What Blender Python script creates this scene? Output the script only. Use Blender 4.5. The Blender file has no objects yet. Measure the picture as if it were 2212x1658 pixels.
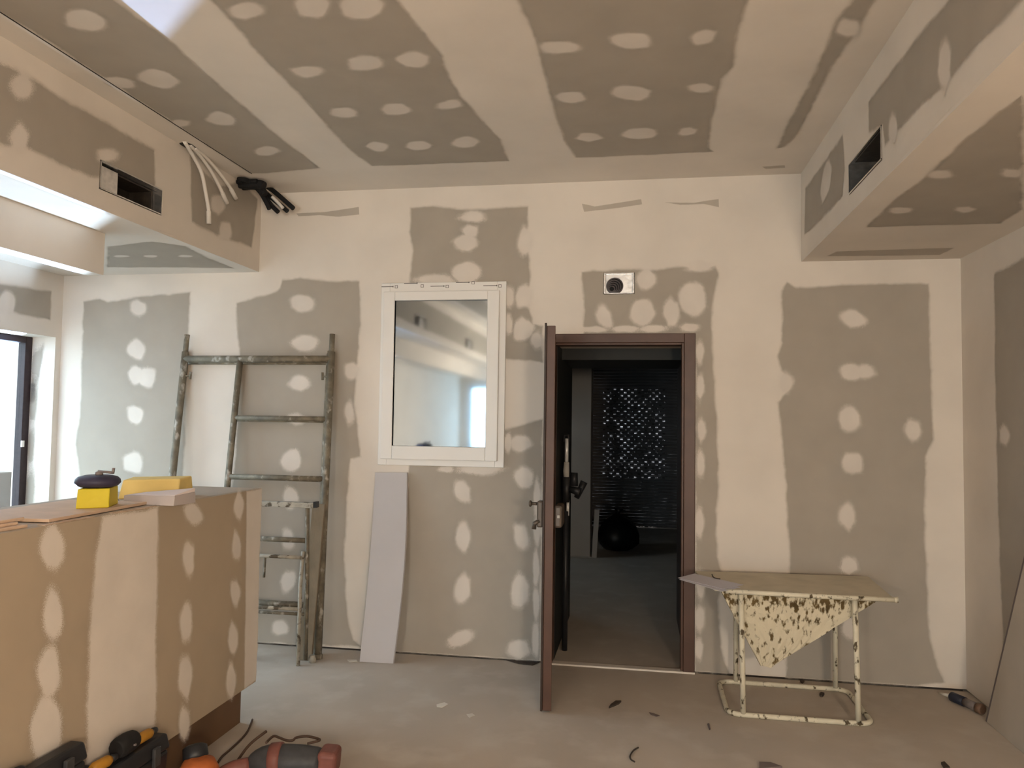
import bpy, bmesh, math, random
from mathutils import Vector, Matrix
random.seed(7)
sc = bpy.context.scene
COL = sc.collection
H = 3.0946          # ceiling height
ZS = 2.543          # underside of both soffits
XL, XR = -4.14, 1.891   # side walls
XSL, XSR = -2.614, 0.983  # soffit faces
XC, ZC = -1.904, 1.1727   # bar counter face and top
YF = -12.6          # far end of the room, behind the camera

# ---------------------------------------------------------------- camera
cam = bpy.data.cameras.new('camera')
cam.sensor_fit = 'HORIZONTAL'; cam.sensor_width = 36.0
cam.lens = 36.0 * 1646.0 / 2212.0
cam.clip_start = 0.05; cam.clip_end = 200
camo = bpy.data.objects.new('camera', cam); COL.objects.link(camo)
R = Matrix(((0.9863044, -0.0062155, 0.1648180), (0.1643100, -0.0498954, -0.9851460), (0.0143469, 0.9987351, -0.0481908)))
camo.matrix_world = Matrix.Translation((0, -4.8953, 1.5355)) @ R.to_4x4()
sc.camera = camo
# ---------------------------------------------------------------- exposure
vs = sc.view_settings
vs.view_transform = 'Standard'; vs.look = 'None'; vs.gamma = 1.0; vs.use_curve_mapping = False
vs.exposure = 0.36
# ---------------------------------------------------------------- sky
w = bpy.data.worlds.new('sky'); sc.world = w; w.use_nodes = True
bg = w.node_tree.nodes['Background']
bg.inputs['Color'].default_value = (0.68, 0.87, 1.0, 1)
bg.inputs['Strength'].default_value = 6.3
# ---------------------------------------------------------------- lights
def area(name, loc, direction, sx, sy, power, color, portal=False, spread=180):
    l = bpy.data.lights.new(name, 'AREA'); l.shape = 'RECTANGLE'; l.size = sx; l.size_y = sy
    l.energy = power; l.color = color
    l.spread = math.radians(spread)
    if portal: l.cycles.is_portal = True
    o = bpy.data.objects.new(name, l); COL.objects.link(o); o.location = loc
    o.rotation_euler = Vector(direction).to_track_quat('-Z', 'Y').to_euler()
    return o
OPEN = [(-1.75, -0.055, 0.0, 2.087)]
FRONT = (-3.95, 0.2, 0.0, 2.35)
for i, (y0, y1, z0, z1) in enumerate(OPEN):
    area('window_portal', (XL - .31, (y0 + y1) / 2, (z0 + z1) / 2), (1, 0, 0), z1 - z0, y1 - y0, 1, (1, 1, 1), True)
area('window_portal', ((FRONT[0] + FRONT[1]) / 2, YF - .1, 1.17), (0, 1, 0), FRONT[1] - FRONT[0], 2.35, 1, (1, 1, 1), True)
# warm light of assumed bulbs, added unseen behind the camera
ASSUMED_BULBS = [(-1.3, -7.6, 1.75), (1.15, -6.9, 1.7)]
def assumed_bulb_light(loc, power):
    l = bpy.data.lights.new('assumed_bulb_glow', 'POINT'); l.energy = power; l.color = (1.0, .85, .68); l.shadow_soft_size = .2
    o = bpy.data.objects.new('assumed_bulb_glow', l); COL.objects.link(o); o.location = loc
for b, p in zip(ASSUMED_BULBS, (115, 240)): assumed_bulb_light((b[0], b[1], b[2] - .06), p)

def spot(name, loc, target, power, color, angle, size):
    l = bpy.data.lights.new(name, 'SPOT'); l.energy = power; l.color = color; l.spot_size = math.radians(angle); l.spot_blend = .3; l.shadow_soft_size = size
    o = bpy.data.objects.new(name, l); COL.objects.link(o); o.location = loc
    o.rotation_euler = (Vector(target) - Vector(loc)).to_track_quat('-Z', 'Y').to_euler()
ADDED_LAMP_IN = (-3.06, -1.25, .66)      # added unseen lamp behind the bar counter, lights the low ceiling patches
ADDED_LAMP_OUT = (-5.20, .55, .456)      # added lamp outside, lights the main ceiling patch past the far door jamb
spot('added_beam', ADDED_LAMP_IN, (-3.16, -2.0, 2.54), 200, (.55, .76, 1.0), 150, .005)
spot('added_beam', ADDED_LAMP_OUT, (-1.5, -3.0, 3.09), 1900, (.40, .58, 1.0), 60, .012)

# ================================================================ helpers
class MB:
    """collects shapes into one mesh"""
    def __init__(s): s.v = []; s.f = []; s.sm = []
    def add(s, verts, faces, smooth=False):
        n = len(s.v); s.v += [tuple(v) for v in verts]
        for f in faces: s.f.append(tuple(i + n for i in f)); s.sm.append(smooth)
        return s
    def box(s, x0, x1, y0, y1, z0, z1):
        v = [(x, y, z) for x in (x0, x1) for y in (y0, y1) for z in (z0, z1)]
        return s.add(v, [(0, 1, 3, 2), (4, 6, 7, 5), (0, 4, 5, 1), (2, 3, 7, 6), (0, 2, 6, 4), (1, 5, 7, 3)])
    def obox(s, c, size, rot=(0, 0, 0)):
        from mathutils import Euler
        m = Euler(rot).to_matrix(); c = Vector(c); h = Vector(size) / 2
        v = [c + m @ Vector((a * h.x, b * h.y, d * h.z)) for a in (-1, 1) for b in (-1, 1) for d in (-1, 1)]
        return s.add(v, [(0, 1, 3, 2), (4, 6, 7, 5), (0, 4, 5, 1), (2, 3, 7, 6), (0, 2, 6, 4), (1, 5, 7, 3)])
    def hexa(s, b, t):
        return s.add(list(b) + list(t), [(3, 2, 1, 0), (4, 5, 6, 7), (0, 1, 5, 4), (1, 2, 6, 5), (2, 3, 7, 6), (3, 0, 4, 7)])
    def tube(s, path, r, seg=12, closed=False, cap=True):
        P = [Vector(p) for p in path]; n = len(P)
        rr = r if isinstance(r, (list, tuple)) else [r] * n
        up = None; base = len(s.v)
        for i in range(n):
            a = P[i - 1] if (i or closed) else P[i]; b = P[(i + 1) % n] if (i < n - 1 or closed) else P[i]
            t = (b - a).normalized()
            if up is None:
                up = t.orthogonal().normalized()
            up = (up - t * up.dot(t)).normalized(); sd = t.cross(up)
            for k in range(seg):
                an = 2 * math.pi * k / seg
                s.v.append(tuple(P[i] + (up * math.cos(an) + sd * math.sin(an)) * rr[i]))
        m = n if closed else n - 1
        for i in range(m):
            for k in range(seg):
                a = base + i * seg + k; b = base + i * seg + (k + 1) % seg
                c = base + ((i + 1) % n) * seg + (k + 1) % seg; d = base + ((i + 1) % n) * seg + k
                s.f.append((a, b, c, d)); s.sm.append(True)
        if cap and not closed:
            s.f.append(tuple(base + k for k in range(seg))[::-1]); s.sm.append(False)
            s.f.append(tuple(base + (n - 1) * seg + k for k in range(seg))); s.sm.append(False)
        return s
    def lathe(s, prof, origin, axis=(0, 0, 1), seg=24):
        ax = Vector(axis).normalized(); u = ax.orthogonal().normalized(); v = ax.cross(u); o = Vector(origin); base = len(s.v)
        for (r, h) in prof:
            for k in range(seg):
                an = 2 * math.pi * k / seg
                s.v.append(tuple(o + ax * h + (u * math.cos(an) + v * math.sin(an)) * max(r, 1e-4)))
        for i in range(len(prof) - 1):
            for k in range(seg):
                a = base + i * seg + k; b = base + i * seg + (k + 1) % seg
                s.f.append((a, b, b + seg, a + seg)); s.sm.append(True)
        s.f.append(tuple(base + k for k in range(seg))[::-1]); s.sm.append(False)
        s.f.append(tuple(base + (len(prof) - 1) * seg + k for k in range(seg))); s.sm.append(False)
        return s
    def prism(s, poly, lo, hi):
        """poly of (x,y), extruded in z"""
        n = len(poly)
        v = [(p[0], p[1], lo) for p in poly] + [(p[0], p[1], hi) for p in poly]
        f = [tuple(range(n))[::-1], tuple(range(n, 2 * n))] + [(i, (i + 1) % n, n + (i + 1) % n, n + i) for i in range(n)]
        return s.add(v, f)
    def mesh(s, name):
        me = bpy.data.meshes.new(name); me.from_pydata(s.v, [], s.f)
        me.polygons.foreach_set('use_smooth', s.sm)
        me.validate(); me.update()
        bm = bmesh.new(); bm.from_mesh(me); bmesh.ops.recalc_face_normals(bm, faces=bm.faces); bm.to_mesh(me); bm.free()
        return me
    def build(s, name, mat, parent=None, bevel=0.0, label=None, seg=2):
        o = bpy.data.objects.new(name, s.mesh(name)); COL.objects.link(o)
        o.data.materials.append(mat)
        if parent is not None:
            o.parent = parent
            o.matrix_parent_inverse = Matrix.Translation(-parent.location) if parent.type == 'EMPTY' or True else Matrix()
        if bevel:
            b = o.modifiers.new('bevel', 'BEVEL'); b.width = bevel; b.segments = seg; b.limit_method = 'ANGLE'; b.angle_limit = math.radians(40)
        if label: o['label'] = label
        return o
def thing(name, label, cat, loc, group=None):
    o = bpy.data.objects.new(name, None); COL.objects.link(o); o.location = loc; o.empty_display_size = .05
    o['label'] = label; o['category'] = cat
    if group: o['group'] = group
    return o
def tag(o, label, cat, group=None):
    o['label'] = label; o['category'] = cat
    if group: o['group'] = group
    return o
def struct(o, label):
    o['kind'] = 'structure'; o['label'] = label; return o
def copy_tree(o, delta, label, parent=None):
    c = o.copy(); COL.objects.link(c)
    if parent is None:
        c.location = o.location + Vector(delta); c['label'] = label
    else:
        c.parent = parent
    for ch in list(o.children): copy_tree(ch, delta, label, c)
    return c

# ---------------------------------------------------------------- materials
def mat(name, color, rough=.8, var=.08, scale=6, bump=0.0, bscale=80, metal=0.0, color2=None, thr=(.45, .6), scale2=12, spec=.3, stretch=None, detail=6):
    m = bpy.data.materials.new(name); m.use_nodes = True; nt = m.node_tree; N = nt.nodes; L = nt.links
    p = N['Principled BSDF']; p.inputs['Roughness'].default_value = rough; p.inputs['Metallic'].default_value = metal
    p.inputs['Specular IOR Level'].default_value = spec
    tc = N.new('ShaderNodeTexCoord'); src = tc.outputs['Object']
    if stretch:
        mp = N.new('ShaderNodeMapping'); mp.inputs['Scale'].default_value = stretch; L.new(src, mp.inputs['Vector']); src2 = mp.outputs['Vector']
    else: src2 = src
    n = N.new('ShaderNodeTexNoise'); n.inputs['Scale'].default_value = scale; n.inputs['Detail'].default_value = detail; L.new(src, n.inputs['Vector'])
    r = N.new('ShaderNodeValToRGB'); L.new(n.outputs['Fac'], r.inputs['Fac'])
    lo = [max(0, c * (1 - var)) for c in color]; hi = [min(1, c * (1 + var)) for c in color]
    r.color_ramp.elements[0].position = .3; r.color_ramp.elements[1].position = .7
    r.color_ramp.elements[0].color = (*lo, 1); r.color_ramp.elements[1].color = (*hi, 1)
    out = r.outputs['Color']
    if color2:
        n2 = N.new('ShaderNodeTexNoise'); n2.inputs['Scale'].default_value = scale2; n2.inputs['Detail'].default_value = 5; L.new(src2, n2.inputs['Vector'])
        r2 = N.new('ShaderNodeValToRGB'); L.new(n2.outputs['Fac'], r2.inputs['Fac'])
        r2.color_ramp.elements[0].position = thr[0]; r2.color_ramp.elements[1].position = thr[1]
        r2.color_ramp.elements[0].color = (0, 0, 0, 1); r2.color_ramp.elements[1].color = (1, 1, 1, 1)
        mx = N.new('ShaderNodeMix'); mx.data_type = 'RGBA'; L.new(r2.outputs['Color'], mx.inputs['Factor'])
        L.new(out, mx.inputs['A']); mx.inputs['B'].default_value = (*color2, 1); out = mx.outputs['Result']
    L.new(out, p.inputs['Base Color'])
    if bump:
        nb = N.new('ShaderNodeTexNoise'); nb.inputs['Scale'].default_value = bscale; nb.inputs['Detail'].default_value = 4; L.new(src2, nb.inputs['Vector'])
        b = N.new('ShaderNodeBump'); b.inputs['Strength'].default_value = bump; b.inputs['Distance'].default_value = .004
        L.new(nb.outputs['Fac'], b.inputs['Height']); L.new(b.outputs['Normal'], p.inputs['Normal'])
    return m
def layer_mat(name, color, var=.05):
    """thin skim coat: thins out towards its rim (attribute cov)"""
    m = mat(name, color, .85, var, 5, .06, 60)
    nt = m.node_tree; N = nt.nodes; L = nt.links
    p = N['Principled BSDF']; o = N['Material Output']
    a = N.new('ShaderNodeAttribute'); a.attribute_name = 'cov'
    tc = N.new('ShaderNodeTexCoord'); n = N.new('ShaderNodeTexNoise'); n.inputs['Scale'].default_value = 25; n.inputs['Detail'].default_value = 4
    L.new(tc.outputs['Object'], n.inputs['Vector'])
    n2 = N.new('ShaderNodeTexNoise'); n2.inputs['Scale'].default_value = 700; n2.inputs['Detail'].default_value = 1
    L.new(tc.outputs['Object'], n2.inputs['Vector'])
    def mm(op, x, y, z=None):
        q = N.new('ShaderNodeMath'); q.operation = op
        for k, i in enumerate((x, y, z)):
            if i is None: continue
            if hasattr(i, 'is_linked'): L.new(i, q.inputs[k])
            else: q.inputs[k].default_value = i
        return q.outputs[0]
    v = mm('MULTIPLY_ADD', n2.outputs['Fac'], 1.7, mm('MULTIPLY_ADD', n.outputs['Fac'], .5, mm('SUBTRACT', a.outputs['Fac'], 1.1)))
    gt = mm('GREATER_THAN', v, .5)
    t = N.new('ShaderNodeBsdfTransparent'); mx = N.new('ShaderNodeMixShader')
    L.new(gt, mx.inputs['Fac']); L.new(t.outputs[0], mx.inputs[1]); L.new(p.outputs[0], mx.inputs[2]); L.new(mx.outputs[0], o.inputs['Surface'])
    return m
def glass_mat(name, tint, refl, rough=.0, dirt=0.0, gloss=(1, 1, 1)):
    m = bpy.data.materials.new(name); m.use_nodes = True; nt = m.node_tree; N = nt.nodes; L = nt.links
    N.remove(N['Principled BSDF']); o = N['Material Output']
    t = N.new('ShaderNodeBsdfTransparent'); t.inputs['Color'].default_value = (*tint, 1)
    g = N.new('ShaderNodeBsdfGlossy'); g.inputs['Roughness'].default_value = rough; g.inputs['Color'].default_value = (*gloss, 1)
    mx = N.new('ShaderNodeMixShader'); mx.inputs['Fac'].default_value = refl
    L.new(t.outputs[0], mx.inputs[1]); L.new(g.outputs[0], mx.inputs[2]); last = mx.outputs[0]
    if dirt:  # mottling that varies how much daylight gets through
        d = N.new('ShaderNodeBsdfDiffuse'); d.inputs['Color'].default_value = (.10, .09, .08, 1)
        tc = N.new('ShaderNodeTexCoord'); n = N.new('ShaderNodeTexNoise'); n.inputs['Scale'].default_value = 11; n.inputs['Detail'].default_value = 3
        n.inputs['Roughness'].default_value = .75
        L.new(tc.outputs['Object'], n.inputs['Vector'])
        r = N.new('ShaderNodeValToRGB'); L.new(n.outputs['Fac'], r.inputs['Fac']); r.color_ramp.elements[0].position = .36; r.color_ramp.elements[1].position = .56
        m2 = N.new('ShaderNodeMixShader'); L.new(r.outputs['Color'], m2.inputs['Fac'])
        L.new(last, m2.inputs[1]); L.new(d.outputs[0], m2.inputs[2]); last = m2.outputs[0]
    L.new(last, o.inputs['Surface'])
    return m
M = {}
M['plaster'] = mat('plaster', (.71, .642, .565), .88, .05, 2.5, .05, 50)
M['skim'] = layer_mat('skim_plaster', (.675, .61, .54))
M['board'] = layer_mat('board_grey', (.385, .34, .285), .04)
M['counter_board'] = mat('counter_board', (.40, .322, .235), .85, .05, 3, .04, 60)
M['smear'] = layer_mat('smear', (.46, .405, .34))
M['floor'] = mat('dusty_concrete', (.47, .405, .335), .9, .08, 1.6, .15, 40, color2=(.52, .46, .39), thr=(.5, .68), scale2=4.5)
M['dark_gap'] = mat('dark_gap', (.04, .032, .026), .95)
M['pvc'] = mat('white_pvc', (.78, .745, .70), .35, .01, 3, spec=.5)
M['seal'] = mat('grey_seal', (.33, .31, .29), .6)
M['coated_glass'] = glass_mat('coated_glass', (.45, .48, .5), .55, .05, gloss=(.74, .86, .98))
M['clear_glass'] = glass_mat('clear_glass', (.95, .97, .97), .05)
M['dimming_glass'] = glass_mat('dimming_glass', (.30, .27, .26), .02, 0, 1)
M['brown_metal'] = mat('brown_door', (.088, .042, .026), .45, .12, 8, .03, 60, spec=.4)
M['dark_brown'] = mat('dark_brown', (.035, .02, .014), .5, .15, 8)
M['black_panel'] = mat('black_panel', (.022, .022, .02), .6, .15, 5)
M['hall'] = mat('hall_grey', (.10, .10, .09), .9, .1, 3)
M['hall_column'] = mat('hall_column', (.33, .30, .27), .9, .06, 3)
M['shutter'] = mat('shutter_metal', (.16, .14, .13), .5, .1, 5, metal=.0)
M['lock'] = mat('lock_metal', (.10, .08, .065), .4, .1, 20, metal=.4)
M['chrome'] = mat('chrome', (.80, .80, .80), .3, .03, 20, metal=.35)
M['grey_plastic'] = mat('grey_plastic', (.42, .40, .37), .5)
M['black_plastic'] = mat('black_plastic', (.018, .018, .02), .45, .2, 12, spec=.4)
M['black_rubber'] = mat('black_rubber', (.012, .011, .011), .75, .2, 30)
M['black_bag'] = mat('black_bag', (.008, .008, .008), .4, .2, 12)
M['foil'] = mat('foil', (.70, .67, .64), .22, .15, 30, .5, 35, metal=.9)
M['foil_bright'] = mat('foil_bright', (.80, .76, .72), .34, .12, 30, .5, 30, metal=.55)
M['duct_dark'] = mat('duct_dark', (.035, .028, .022), .5, .4, 25, .3, 40)
M['flex_duct'] = mat('flex_duct', (.10, .085, .085), .35, .3, 20, metal=.3)
M['conduit'] = mat('white_conduit', (.72, .665, .60), .5)
M['scaffold'] = mat('scaffold_steel', (.17, .145, .105), .6, .35, 18, .4, 60, color2=(.50, .46, .40), thr=(.57, .72), scale2=26, stretch=(1, 1, .6))
M['scaffold_old'] = mat('scaffold_steel_brown', (.22, .18, .125), .65, .3, 14, .4, 60, color2=(.38, .34, .28), thr=(.56, .70), scale2=18)
M['trestle'] = mat('splattered_steel', (.40, .37, .31), .6, .2, 20, .4, 60, color2=(.10, .08, .055), thr=(.53, .60), scale2=16)
M['plank'] = mat('old_timber', (.22, .175, .12), .8, .15, 10, .3, 30, stretch=(8, 8, .8))
M['mortar_frame'] = mat('mortar_paint', (.66, .60, .46), .7, .08, 15, .5, 60, color2=(.09, .065, .035), thr=(.58, .66), scale2=34, stretch=(1, 1, .7))
M['mortar_top'] = mat('mortar_top', (.60, .535, .41), .85, .10, 8, .4, 40, color2=(.62, .555, .43), thr=(.5, .7), scale2=5)
def hopper_mat():
    m = mat('mortar_hopper', (.115, .075, .028), .85, .3, 14, .9, 30, color2=(.66, .585, .43), thr=(.38, .48), scale2=46, stretch=(1, 1, .4))
    nt = m.node_tree; N = nt.nodes; L = nt.links
    n = [q for q in N if q.type == 'TEX_NOISE' and abs(q.inputs['Scale'].default_value - 46) < .1 and q.inputs['Detail'].default_value == 5][0]
    tgt = n.outputs['Fac'].links[0].to_socket
    tc = [q for q in N if q.type == 'TEX_COORD'][0]; sx = N.new('ShaderNodeSeparateXYZ'); L.new(tc.outputs['Object'], sx.inputs[0])
    mr = N.new('ShaderNodeMapRange'); L.new(sx.outputs['Z'], mr.inputs['Value']); mr.inputs['From Min'].default_value = .655; mr.inputs['From Max'].default_value = .54
    mr.inputs['To Min'].default_value = -.16; mr.inputs['To Max'].default_value = .03
    ad = N.new('ShaderNodeMath'); ad.operation = 'ADD'; L.new(n.outputs['Fac'], ad.inputs[0]); L.new(mr.outputs['Result'], ad.inputs[1]); L.new(ad.outputs[0], tgt)
    return m
M['mortar_hopper'] = hopper_mat()
M['paper'] = mat('paper', (.62, .60, .66), .7, .03, 8)
M['lilac_board'] = mat('lilac_board', (.50, .475, .475), .85, .03, 3, .03, 50)
M['board_edge'] = mat('board_edge', (.16, .125, .115), .85, .1, 20)
M['tan_board'] = mat('tan_board', (.45, .385, .31), .85, .05, 4)
M['ply'] = mat('ply', (.62, .45, .32), .75, .08, 10, .1, 50)
M['ply_edge'] = mat('ply_edge', (.50, .36, .25), .8, .15, 30)
M['yellow_box'] = mat('yellow_box', (.62, .49, .02), .5, .04, 6)
M['yellow_foam'] = mat('yellow_foam', (.80, .60, .22), .8, .05, 10, .1, 60)
M['navy'] = mat('navy_rubber', (.035, .03, .055), .5, .2, 20)
M['pinkish'] = mat('pinkish_board', (.72, .62, .58), .8, .03)
M['greyish'] = mat('greyish_board', (.42, .37, .35), .85, .05)
M['wood_kick'] = mat('kick_wood', (.145, .080, .043), .6, .12, 5, .05, 40, stretch=(1, 1, 8))
M['tool_blue'] = mat('tool_dark_blue', (.022, .024, .038), .5, .2, 20)
M['tool_grey'] = mat('tool_grey', (.18, .15, .14), .4, .2, 25)
M['tool_brown'] = mat('tool_brown', (.14, .08, .05), .5, .2, 25)
M['tool_yellow'] = mat('tool_yellow', (.42, .20, .025), .5, .15, 20)
M['tool_orange'] = mat('tool_orange', (.40, .11, .03), .6, .2, 20)
M['tool_red'] = mat('tool_red', (.20, .075, .058), .5, .2, 14)
M['cable'] = mat('brown_cable', (.07, .04, .026), .6)
M['chip_dark'] = mat('chip_dark', (.06, .045, .035), .9)
M['chip_white'] = mat('chip_white', (.70, .65, .57), .9)
M['outside_white'] = mat('outside_white', (.8, .8, .78), .9)
M['outside_brown'] = mat('outside_brown', (.085, .055, .04), .8)
M['paving'] = mat('paving', (.45, .44, .42), .9, .1, 2)
M['frame_dark'] = mat('frame_dark', (.035, .022, .024), .45, .2, 30)
M['ink'] = mat('ink', (.16, .14, .13), .8)
M['tool_grey_dark'] = mat('tool_grey_dark', (.05, .05, .052), .5, .3, 18)
m_ = bpy.data.materials.new('assumed_bulb_glow'); m_.use_nodes = True; p_ = m_.node_tree.nodes['Principled BSDF']
p_.inputs['Emission Color'].default_value = (1, .8, .5, 1); p_.inputs['Emission Strength'].default_value = 20; M['assumed_bulb_glow'] = m_  # glowing glass of the assumed bulbs, out of view

# ---------------------------------------------------------------- surfaces of the room: (u, v, d) -> point d metres in front of the surface
PL = {
 'B': lambda u, v, d: (u, -d, v),
 'C': lambda u, v, d: (u, v, H - d),
 'U': lambda u, v, d: (u, v, ZS - d),
 'SL': lambda u, v, d: (XSL + d, u, v),
 'SR': lambda u, v, d: (XSR - d, u, v),
 'CF': lambda u, v, d: (XC + d, u, v),
 'RW': lambda u, v, d: (XR - d, u, v),
 'LW': lambda u, v, d: (XL + d, u, v),
 'J': lambda u, v, d: (u, -.055 - d, v),
 'FW': lambda u, v, d: (u, YF + d, v),
 'F': lambda u, v, d: (u, v, d),
}
def slab(mb, plane, u0, u1, v0, v1, holes=(), thick=.15, front=0.0):
    """wall slab with rectangular openings"""
    P = PL[plane]
    us = sorted(set([u0, u1] + [x for h in holes for x in h[:2] if u0 < x < u1])); vs_ = sorted(set([v0, v1] + [x for h in holes for x in h[2:] if v0 < x < v1]))
    def solid(i, j):
        if i < 0 or j < 0 or i >= len(us) - 1 or j >= len(vs_) - 1: return False
        cu = (us[i] + us[i + 1]) / 2; cv = (vs_[j] + vs_[j + 1]) / 2
        return not any(h[0] < cu < h[1] and h[2] < cv < h[3] for h in holes)
    def q(a, b, c, d): mb.add([a, b, c, d], [(0, 1, 2, 3)])
    for i in range(len(us) - 1):
        for j in range(len(vs_) - 1):
            if not solid(i, j): continue
            a, b, c, d = us[i], us[i + 1], vs_[j], vs_[j + 1]; t = -thick; f = front
            q(P(a, c, f), P(b, c, f), P(b, d, f), P(a, d, f)); q(P(a, c, t), P(a, d, t), P(b, d, t), P(b, c, t))
            if not solid(i - 1, j): q(P(a, c, f), P(a, d, f), P(a, d, t), P(a, c, t))
            if not solid(i + 1, j): q(P(b, c, f), P(b, c, t), P(b, d, t), P(b, d, f))
            if not solid(i, j - 1): q(P(a, c, f), P(a, c, t), P(b, c, t), P(b, c, f))
            if not solid(i, j + 1): q(P(a, d, f), P(b, d, f), P(b, d, t), P(a, d, t))
    return mb
def catmull(p, k):
    n = len(p); out = []
    for i in range(n):
        a, b, c, d = [Vector(p[(i + j - 1) % n]) for j in range(4)]
        for s in range(k):
            t = s / k
            out.append(.5 * ((2 * b) + (c - a) * t + (2 * a - 5 * b + 4 * c - d) * t * t + (3 * b - a - 3 * c + d) * t ** 3))
    return out
def straight(p, step, jit):
    out = []; n = len(p)
    for i in range(n):
        a, b = Vector(p[i]), Vector(p[(i + 1) % n]); m = max(1, int((b - a).length / step)); nn = Vector((-(b - a).y, (b - a).x)).normalized()
        for s in range(m):
            out.append(a.lerp(b, s / m) + nn * (random.uniform(-jit, jit) if s else 0))
    return out
CUTS = {}
def layer(name, parent, plane, pts, d, m, soft=.014, curvy=True, jit=.006, step=.07, halo=1.0):
    pts = [Vector(p) for p in pts]
    p = catmull(pts, 3) if curvy else straight(pts, step, jit)
    if plane == 'B':
        for q in p: q.y = max(q.y, .0135)
    ar = sum(p[i].x * p[(i + 1) % len(p)].y - p[(i + 1) % len(p)].x * p[i].y for i in range(len(p)))
    if ar < 0: p.reverse()
    n = len(p); nr = []
    per = sum((p[i] - p[i - 1]).length for i in range(n)); soft = min(soft, .42 * abs(ar) / per)
    for i in range(n):
        t = (p[(i + 1) % n] - p[i - 1])
        nn = Vector((t.y, -t.x)); nn = nn.normalized() if nn.length > 1e-9 else Vector((0, 0)); nr.append(nn)
    if curvy:
        cen = sum(p, Vector((0, 0))) / n; rad = min((q - cen).length for q in p)
        k = min(.35, soft / max(rad, .004)); nr = [(q - cen) * k / max(soft, 1e-5) for q in p]
    rings = [(-soft, 1.0), (0, .55), (soft * (1 + halo), 0.0)]
    v = []; cov = []
    for o, c in rings:
        for i in range(n):
            q = p[i] + nr[i] * o; v.append(PL[plane](q.x, q.y, d * .28)); cov.append(c)
    f = [tuple(range(n))]
    for r in range(2):
        for i in range(n): f.append((r * n + i, r * n + (i + 1) % n, (r + 1) * n + (i + 1) % n, (r + 1) * n + i))
    me = bpy.data.meshes.new(name); me.from_pydata(v, [], f)
    at = me.attributes.new('cov', 'FLOAT', 'POINT'); at.data.foreach_set('value', cov)
    for (u0, u1, v0, v1) in CUTS.get(plane, ()):
        if max(q.x for q in p) < u0 or min(q.x for q in p) > u1 or max(q.y for q in p) < v0 or min(q.y for q in p) > v1: continue
        bm = bmesh.new(); bm.from_mesh(me); O0 = Vector(PL[plane](0, 0, 0)); U = Vector(PL[plane](1, 0, 0)) - O0; V = Vector(PL[plane](0, 1, 0)) - O0
        for ax, val in ((U, u0), (U, u1), (V, v0), (V, v1)):
            bmesh.ops.bisect_plane(bm, geom=bm.verts[:] + bm.edges[:] + bm.faces[:], plane_co=O0 + ax * val, plane_no=ax)
        kill = [fa for fa in bm.faces if u0 < (fa.calc_center_median() - O0).dot(U) < u1 and v0 < (fa.calc_center_median() - O0).dot(V) < v1]
        bmesh.ops.delete(bm, geom=kill, context='FACES'); bm.to_mesh(me); bm.free()
    me.materials.append(m); me.update()
    o = bpy.data.objects.new(name, me); COL.objects.link(o)
    o.parent = parent; o.matrix_parent_inverse = Matrix.Translation(-parent.location)
    return o
def boards(parent, plane, polys):
    for p in polys: layer('plasterboard_area', parent, plane, p, .0006, M['board'], .012, False)
def spots(parent, plane, polys, soft=.012):
    for i, p in enumerate(polys): layer('plaster_patch', parent, plane, p, .0011 + .00002 * i, M['skim'], soft)

# ================================================================ the room
fl = MB(); fl.add([(-4.45, -12.75, 0), (2.2, -12.75, 0), (2.2, 7.0, 0), (-4.45, 7.0, 0)], [(0, 1, 2, 3)])
floor = struct(fl.build('floor', M['floor']), 'dusty beige concrete floor')
gr = MB(); gr.add([(-40, -40, -.03), (-4.45, -40, -.03), (-4.45, 40, -.03), (-40, 40, -.03)], [(0, 1, 2, 3)])
struct(gr.build('ground', M['paving']), 'pale paving outside the glazed opening')

WIN = (-1.70, -.88, 1.25, 2.44); DOOR = (-.602, .347, -1, 2.10)
DUCT = ([(-0.231,2.504)][0][0], [(-0.034,2.5)][0][0], [(-0.124,2.355)][0][1], [(-0.125,2.496)][0][1])
mb = MB(); slab(mb, 'B', -4.5, 2.05, .012, H + .1, [WIN, DOOR, DUCT], .03)
wall_back = struct(mb.build('wall_back', M['plaster']), 'plasterboard end wall with plastered joints and screw heads')
mb = MB(); slab(mb, 'B', -4.5, 2.05, 0, H + .1, [WIN, DOOR, DUCT], .18, -.0301)
mb.build('wall_core', M['dark_gap'], wall_back)
mb = MB(); slab(mb, 'LW', -12.75, -.0001, 0, ZS + .6, OPEN, .3)
wall_left = struct(mb.build('wall_left', M['plaster']), 'plastered side wall with tall glazed openings')
mb = MB(); slab(mb, 'RW', -12.75, -.0001, .010, H + .1, [], .15)
wall_right = struct(mb.build('wall_right', M['plaster']), 'plasterboard side wall in shade')
mb = MB(); slab(mb, 'FW', -4.14, 1.891, 0, H + .1, [FRONT], .15)
wall_front = struct(mb.build('wall_front', M['plaster']), 'plastered wall at the far end behind the camera')
mb = MB(); slab(mb, 'C', -4.45, 2.05, -12.75, .18, [], .12)
ceiling = struct(mb.build('ceiling', M['plaster']), 'plasterboard ceiling with wide plastered joints')
VENTS_Y = [(-1.602, -1.105), (-4.25, -3.75), (-6.9, -6.4)]
VZ = (2.640, 2.787)
mb = MB(); slab(mb, 'SL', -12.6, -.0001, ZS + .0152, H - .0001, [(a, b, *VZ) for a, b in VENTS_Y], .015)
slab(mb, 'U', XL + .0001, XSL, -12.6, -.0001, [], .015)
soffit_l = struct(mb.build('trim_1', M['plaster']), 'boxed plasterboard soffit along the window side')
RV = (-1.592, -1.089)
mb = MB(); slab(mb, 'SR', -12.6, -.0001, ZS + .0152, H - .0001, [(*RV, 2.632, 2.785)], .015)
slab(mb, 'U', XSR, XR - .0001, -12.6, -.0001, [], .015)
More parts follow.
